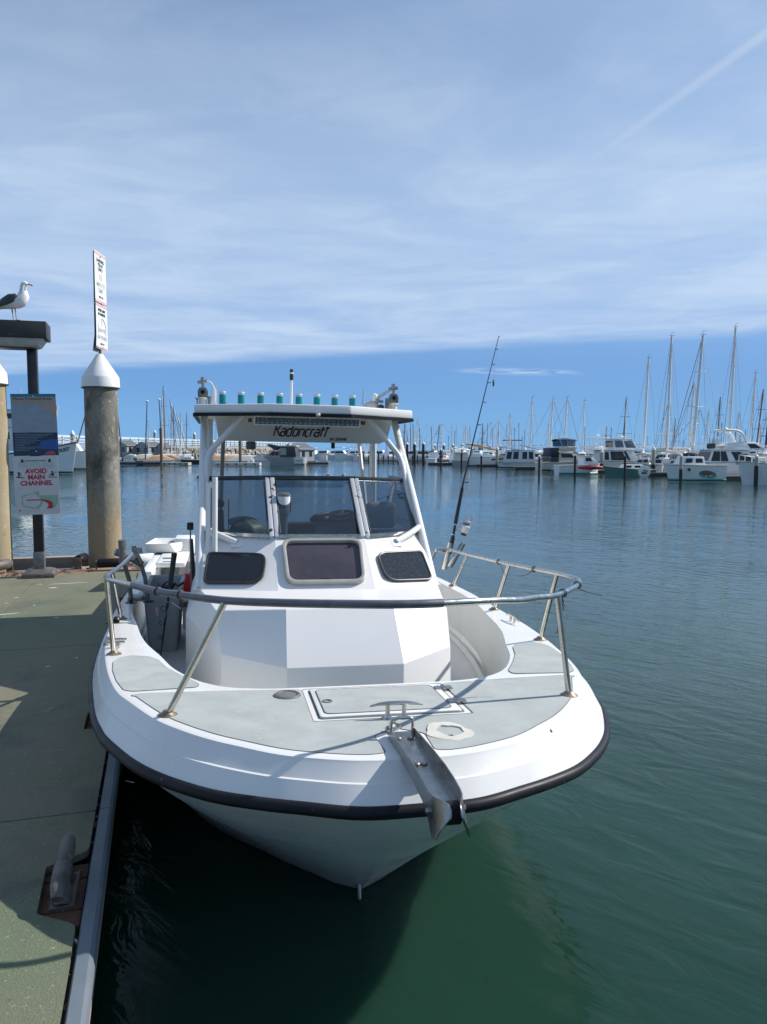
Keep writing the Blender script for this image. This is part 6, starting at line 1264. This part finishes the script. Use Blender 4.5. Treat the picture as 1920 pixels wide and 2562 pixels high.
# left piles
for px_,top,bot,w_,bd,cap,lab in((389,1076,1140,7,'bpile','bwhite','white capped pile with a bird beside the brown pile'),(405,1072,1164,8,'bwood',None,'brown uncapped pile standing in the water on the left'),(488,1081,1140,7,'bpile','bwhite','white capped pile just left of the hardtop leg'),(602,1100,1165,7.5,'bwood',None,'brown pile seen through the cabin gap under the hardtop'),(184,1077,1152,11,'bpile','bwhite','short grey pile with white cone cap behind the white bow')):
    pile(px_,top,bot,w_,bd,None,cap,lab)
bi=thing('perched_bird','small white bird perched on the white capped pile','bird',spot(387,1140)); s=mpp(1140); z=(1140-1076)*s; MB().lathe([(0,-.3),(.12,-.1),(.15,.1),(0,.3)],(0,0,z+.15),8,rot=Matrix.Rotation(R(70),3,'Y')).build('body',['bwhite'],bi,ang=80); MB().lathe([(0,-.09),(.09,0),(0,.09)],(.22,0,z+.32),8).build('head',['bwhite'],bi,ang=80); MB().tube([(.3,0,z+.32),(.42,0,z+.30)],[.03,.01],5).build('beak',['yellow'],bi)
# dinghies and covered boats on the left dock
def dinghy(px,wy,L_,label,hullc,cover,hd,ztop=.9):
    t=vessel('dinghy',label,'boat',px,wy,hd); hull_bg(t,L_,L_*.36,.75,.6,hullc,None)
    if cover:
        m=MB(); m.loft([[(x,-w_,.62),(x,-w_*.5,.62+h_*.8),(x,0,.62+h_),(x,w_*.5,.62+h_*.8),(x,w_,.62)] for x,w_,h_ in((-L_*.46,L_*.15,.1),(-L_*.2,L_*.18,ztop*.9),(L_*.1,L_*.17,ztop),(L_*.46,.05,.25))]); m.build('canvas_cover',[cover],t,ang=25)
    else:
        for x in(-.2,.2): MB().box((L_*x,0,.55),(.2,L_*.3,.05)).build('thwart',['bwood'],t)
        MB().box((-L_*.52,0,.75),(.28,.3,.6)).build('outboard',['bdark'],t,bevel=.06)
    return t
for a_ in((312,1160,3.4,'small white open skiff nearest the stained pile','bwhite',None,170),(345,1162,4.2,'long white inflatable with raised dark outboard','bwhite',None,20),(372,1163,3.4,'dark low tender in front of the sheds','bdark',None,10),(400,1163,4.6,'white dinghy under a tan canvas cover left of the brown pile','bwhite','btan',5),(425,1160,4.2,'white dinghy under a tan cover right of the brown pile','bwhite','btan',-8),(455,1158,5.5,'big dark rubber boat beside the pale float','bdark',None,160),(480,1160,5.0,'dark inflatable with gear left of the hardtop leg','bdark',None,175),
   (555,1163,4.6,'tan covered dinghy seen through the left cabin post gap','bwhite','btan',8),(588,1163,4.4,'second tan covered dinghy beside the brown pile under the hardtop','bwhite','btan',12),(618,1164,6.0,'white boat under a pale peaked cover right of the brown pile','bwhite','bcanvas',-6),(650,1164,6.6,'larger white boat under a tall pale peaked cover','bwhite','bcanvas',-4),(585,1156,5.5,'pale covered boat behind the tan covered dinghies','bwhite','bcanvas',15),(565,1152,5.0,'pale covered boat nearest the boulders','bwhite','bcanvas',25),(360,1156,4.5,'white skiff with cream cover under the two window shed','bwhite','bbeige',12),(330,1156,4.0,'white runabout beached beside the first shed','bwhite','bcanvas',170)):
    dinghy(*a_)
for x0,x1,wy,lab in((405,472,1165,'pale timber float at the foot of the brown pile'),(300,406,1164,'dark low float under the row of skiffs'),(535,650,1166,'low white float below the covered dinghies'),(770,822,1164,'brown timber float beside the dock office')):
    a=spot(x0,wy); b=spot(x1,wy); w_=(b-a).length; t=thing('timber_float',lab,'dock',a); mm='pale' if x0==405 else ('bdark' if x0==300 else ('bcanvas' if x0==535 else 'bwood')); MB().box((w_/2,.8,.25),(w_,1.8,.38)).build('deck_boards',[mm],t); 
    for k in range(5): MB().tube([(w_*(k+.5)/5,-.15,.25),(w_*(k+.5)/5,-.2,.25)],.12,8).build('tyre_fender',['bblack'],t)
# grey boat with black canopy
t=vessel('canopy_cuddy','grey hulled cabin boat with black canvas enclosure by the dock office','boat',702,1164,174); hull_bg(t,7.6,2.6,1.25,1.15,'bgrey',None); house(t,-.2,2.2,2.1,1.2,2.1,1.1,.1,'bgrey',side=[(.1,.35,.25,.85),(.4,.75,.25,.85)],front=[(.1,.9,.2,.9)])
MB().prism([(-2.6,1.15),(-.2,1.15),(-.2,2.75),(-2.4,2.75)],-1.05,1.05,fn=lambda a,b,q:(a,q,b)).build('canvas_enclosure',['bdark'],t,bevel=.08); MB().box((-.7,1.07,2.0),(.9,.03,1.0)).build('clear_panel',['bgrey'],t); MB().box((-.6,-1.07,2.0),(.9,.03,1.0)).build('clear_panel',['glass'],t); MB().box((-1.2,0,2.8),(2.8,2.2,.1)).build('canvas_top',['bwhite'],t,bevel=.03); MB().prism([(-.2,2.75),(1.6,3.1),(1.8,2.95),(.6,2.2)],-.9,.9,fn=lambda a,b,q:(a,q,b)).build('dark_hood',['bdark'],t); radar(t,-1.5,0,2.8,.25,.15)
MB().prism([(-3.75,.25),(-2.3,.25),(-2.3,1.1),(-3.75,1.1)],-1.16,1.16,fn=lambda a,b,q:(a,q,b)).build('white_quarter',['bwhite'],t,bevel=.03)
MB().tube([(-3.5+.13*k,1.19,.70+.16*math.sin(k*2.1)) for k in range(9)],.035,4).build('script_mark',['bblack'],t)
for px_,wy_,w_,h_,lab in((722,1160,11,9,'small white dock box on the grey boat stern'),(763,1158,20,12,'large white dock box in front of the dock office'),(812,1163,15,14,'white float box at the end of the brown float')):
    s=mpp(wy_); t=thing('dock_box',lab,'dock box',spot(px_,wy_-0)); MB().box((0,-.6,.75+h_*s*.3),(w_*s,1.0,h_*s*.75)).build('box_body',['bwhite'],t,bevel=.04); MB().box((0,-.6,.78+h_*s*.7),(w_*s*1.05,1.05,.1)).build('lid',['bwhite'],t,bevel=.02)
rb=thing('round_float','white round float resting on the low float by the brown pile','float',spot(631,1165)); MB().lathe([(0,-.1),(.42,-.08),(.5,0),(.42,.08),(.12,.1),(.1,.06),(0,.06)],(0,-.9,.62),16,rot=Matrix.Rotation(R(90),3,'X')).build('float_disc',['bwhite'],rb); MB().lathe([(.1,0),(.1,.03),(0,.03)],(0,-1.0,.62),10,rot=Matrix.Rotation(R(90),3,'X')).build('hub',['bwood'],rb)
# white boats far left behind the signs
t=vessel('white_bow_cruiser','white wooden cruiser with brown toe rail and black letters DUST on its bow','boat',95,1184,-10); dk=hull_bg(t,8.2,2.9,2.85,1.7,'bwhite','bboot'); 
m_=MB(); 
for s in(-1,1): m_.tube([(x,s*hb,z+.04) for x,hb,z in dk],.07,5)
m_.build('toe_rail',['bbrown'],t); house(t,-3.6,.6,2.3,2.1,4.3,.5,.0,'bwhite',side=[(.1,.4,.5,.8),(.5,.9,.5,.8)],front=[(.1,.9,.5,.85)],roofo=.2); house(t,-3.4,-1.2,2.0,4.3,5.9,.2,0,'bwhite','pilot_house',side=[(.1,.9,.5,.8)],roofo=.2)
m_=MB(); m_.tube([(2.0,-.6,2.6),(2.7,-.6,6.3)],.10,5); m_.tube([(1.75,-.6,2.6),(2.45,-.6,6.0)],.08,5); 
for k in range(6): m_.tube([(1.82+.13*k,-.6,3.0+.6*k),(2.1+.13*k,-.6,3.0+.6*k)],.05,4)
m_.build('boarding_ladder',['bwhite'],t); MB().lathe([(0,-.25),(.35,-.15),(.38,.1),(.2,.25),(0,.27)],(1.8,-.4,5.6),12).build('searchlight',['bwhite'],t); MB().lathe([(.42,0),(.3,.7),(.12,1.1),(0,1.15)],(1.9,-.5,2.75),12).build('brown_cowl',['bbrown'],t); MB().tube([(4.05,0,2.88),(2.2,-.6,3.4)],.05,5).build('bow_line',['bwhite'],t)
whip(t,-3,0,5.9,2.6); whip(t,-1.6,.4,5.9,2.2); whip(t,-.5,.3,4.3,3.3); bowrail(t,dk,6,.6)
def bow_text():
    a=Vector(dk[6]); b=Vector(dk[7]); p=Vector((a.x,-a.y,a.z)).lerp(Vector((b.x,-b.y,b.z)),.93); u=(Vector((b.x,-b.y,b.z))-Vector((a.x,-a.y,a.z))).normalized(); n=Vector((u.y,-u.x,-.22)).normalized(); v=n.cross(u).normalized()
    p=p-v*.42+n*.07; mt=Matrix((( u.x,v.x,n.x,p.x),(u.y,v.y,n.y,p.y),(u.z,v.z,n.z,p.z),(0,0,0,1))); text('DUST',.44,'ink',t,mt,ext=.01,shear=.2,bold=.01)
bow_text()
t=vessel('white_bow_boat','white boat bow with black anchor line behind the stained pile','boat',196,1175,12); dk=hull_bg(t,6.5,2.4,2.3,1.9,'bwhite','bboot'); house(t,-2.4,.6,1.9,1.9,2.9,.6,0,'bwhite',side=[(.1,.4,.4,.8)]); MB().tube(catmull([(2.9,-.4,2.2),(2.3,-.7,2.55),(1.6,-.9,2.1)],4),.1,6).build('anchor_gear',['bdark'],t); bowrail(t,dk,5,.5)
t=vessel('dark_mast_boat','small boat with a dark leaning mast behind the gap between post and pile','sailboat',198,1165,20); hull_bg(t,6,2.0,1.1,.9,'bwhite'); MB().tube([(-.8,0,.9),(1.3,0,7.9)],.10,6).build('mast',['mastd'],t,ang=80); house(t,-1.5,.8,1.2,.9,1.4,.3,.1,'bwhite',side=[(.2,.8,.3,.8)])
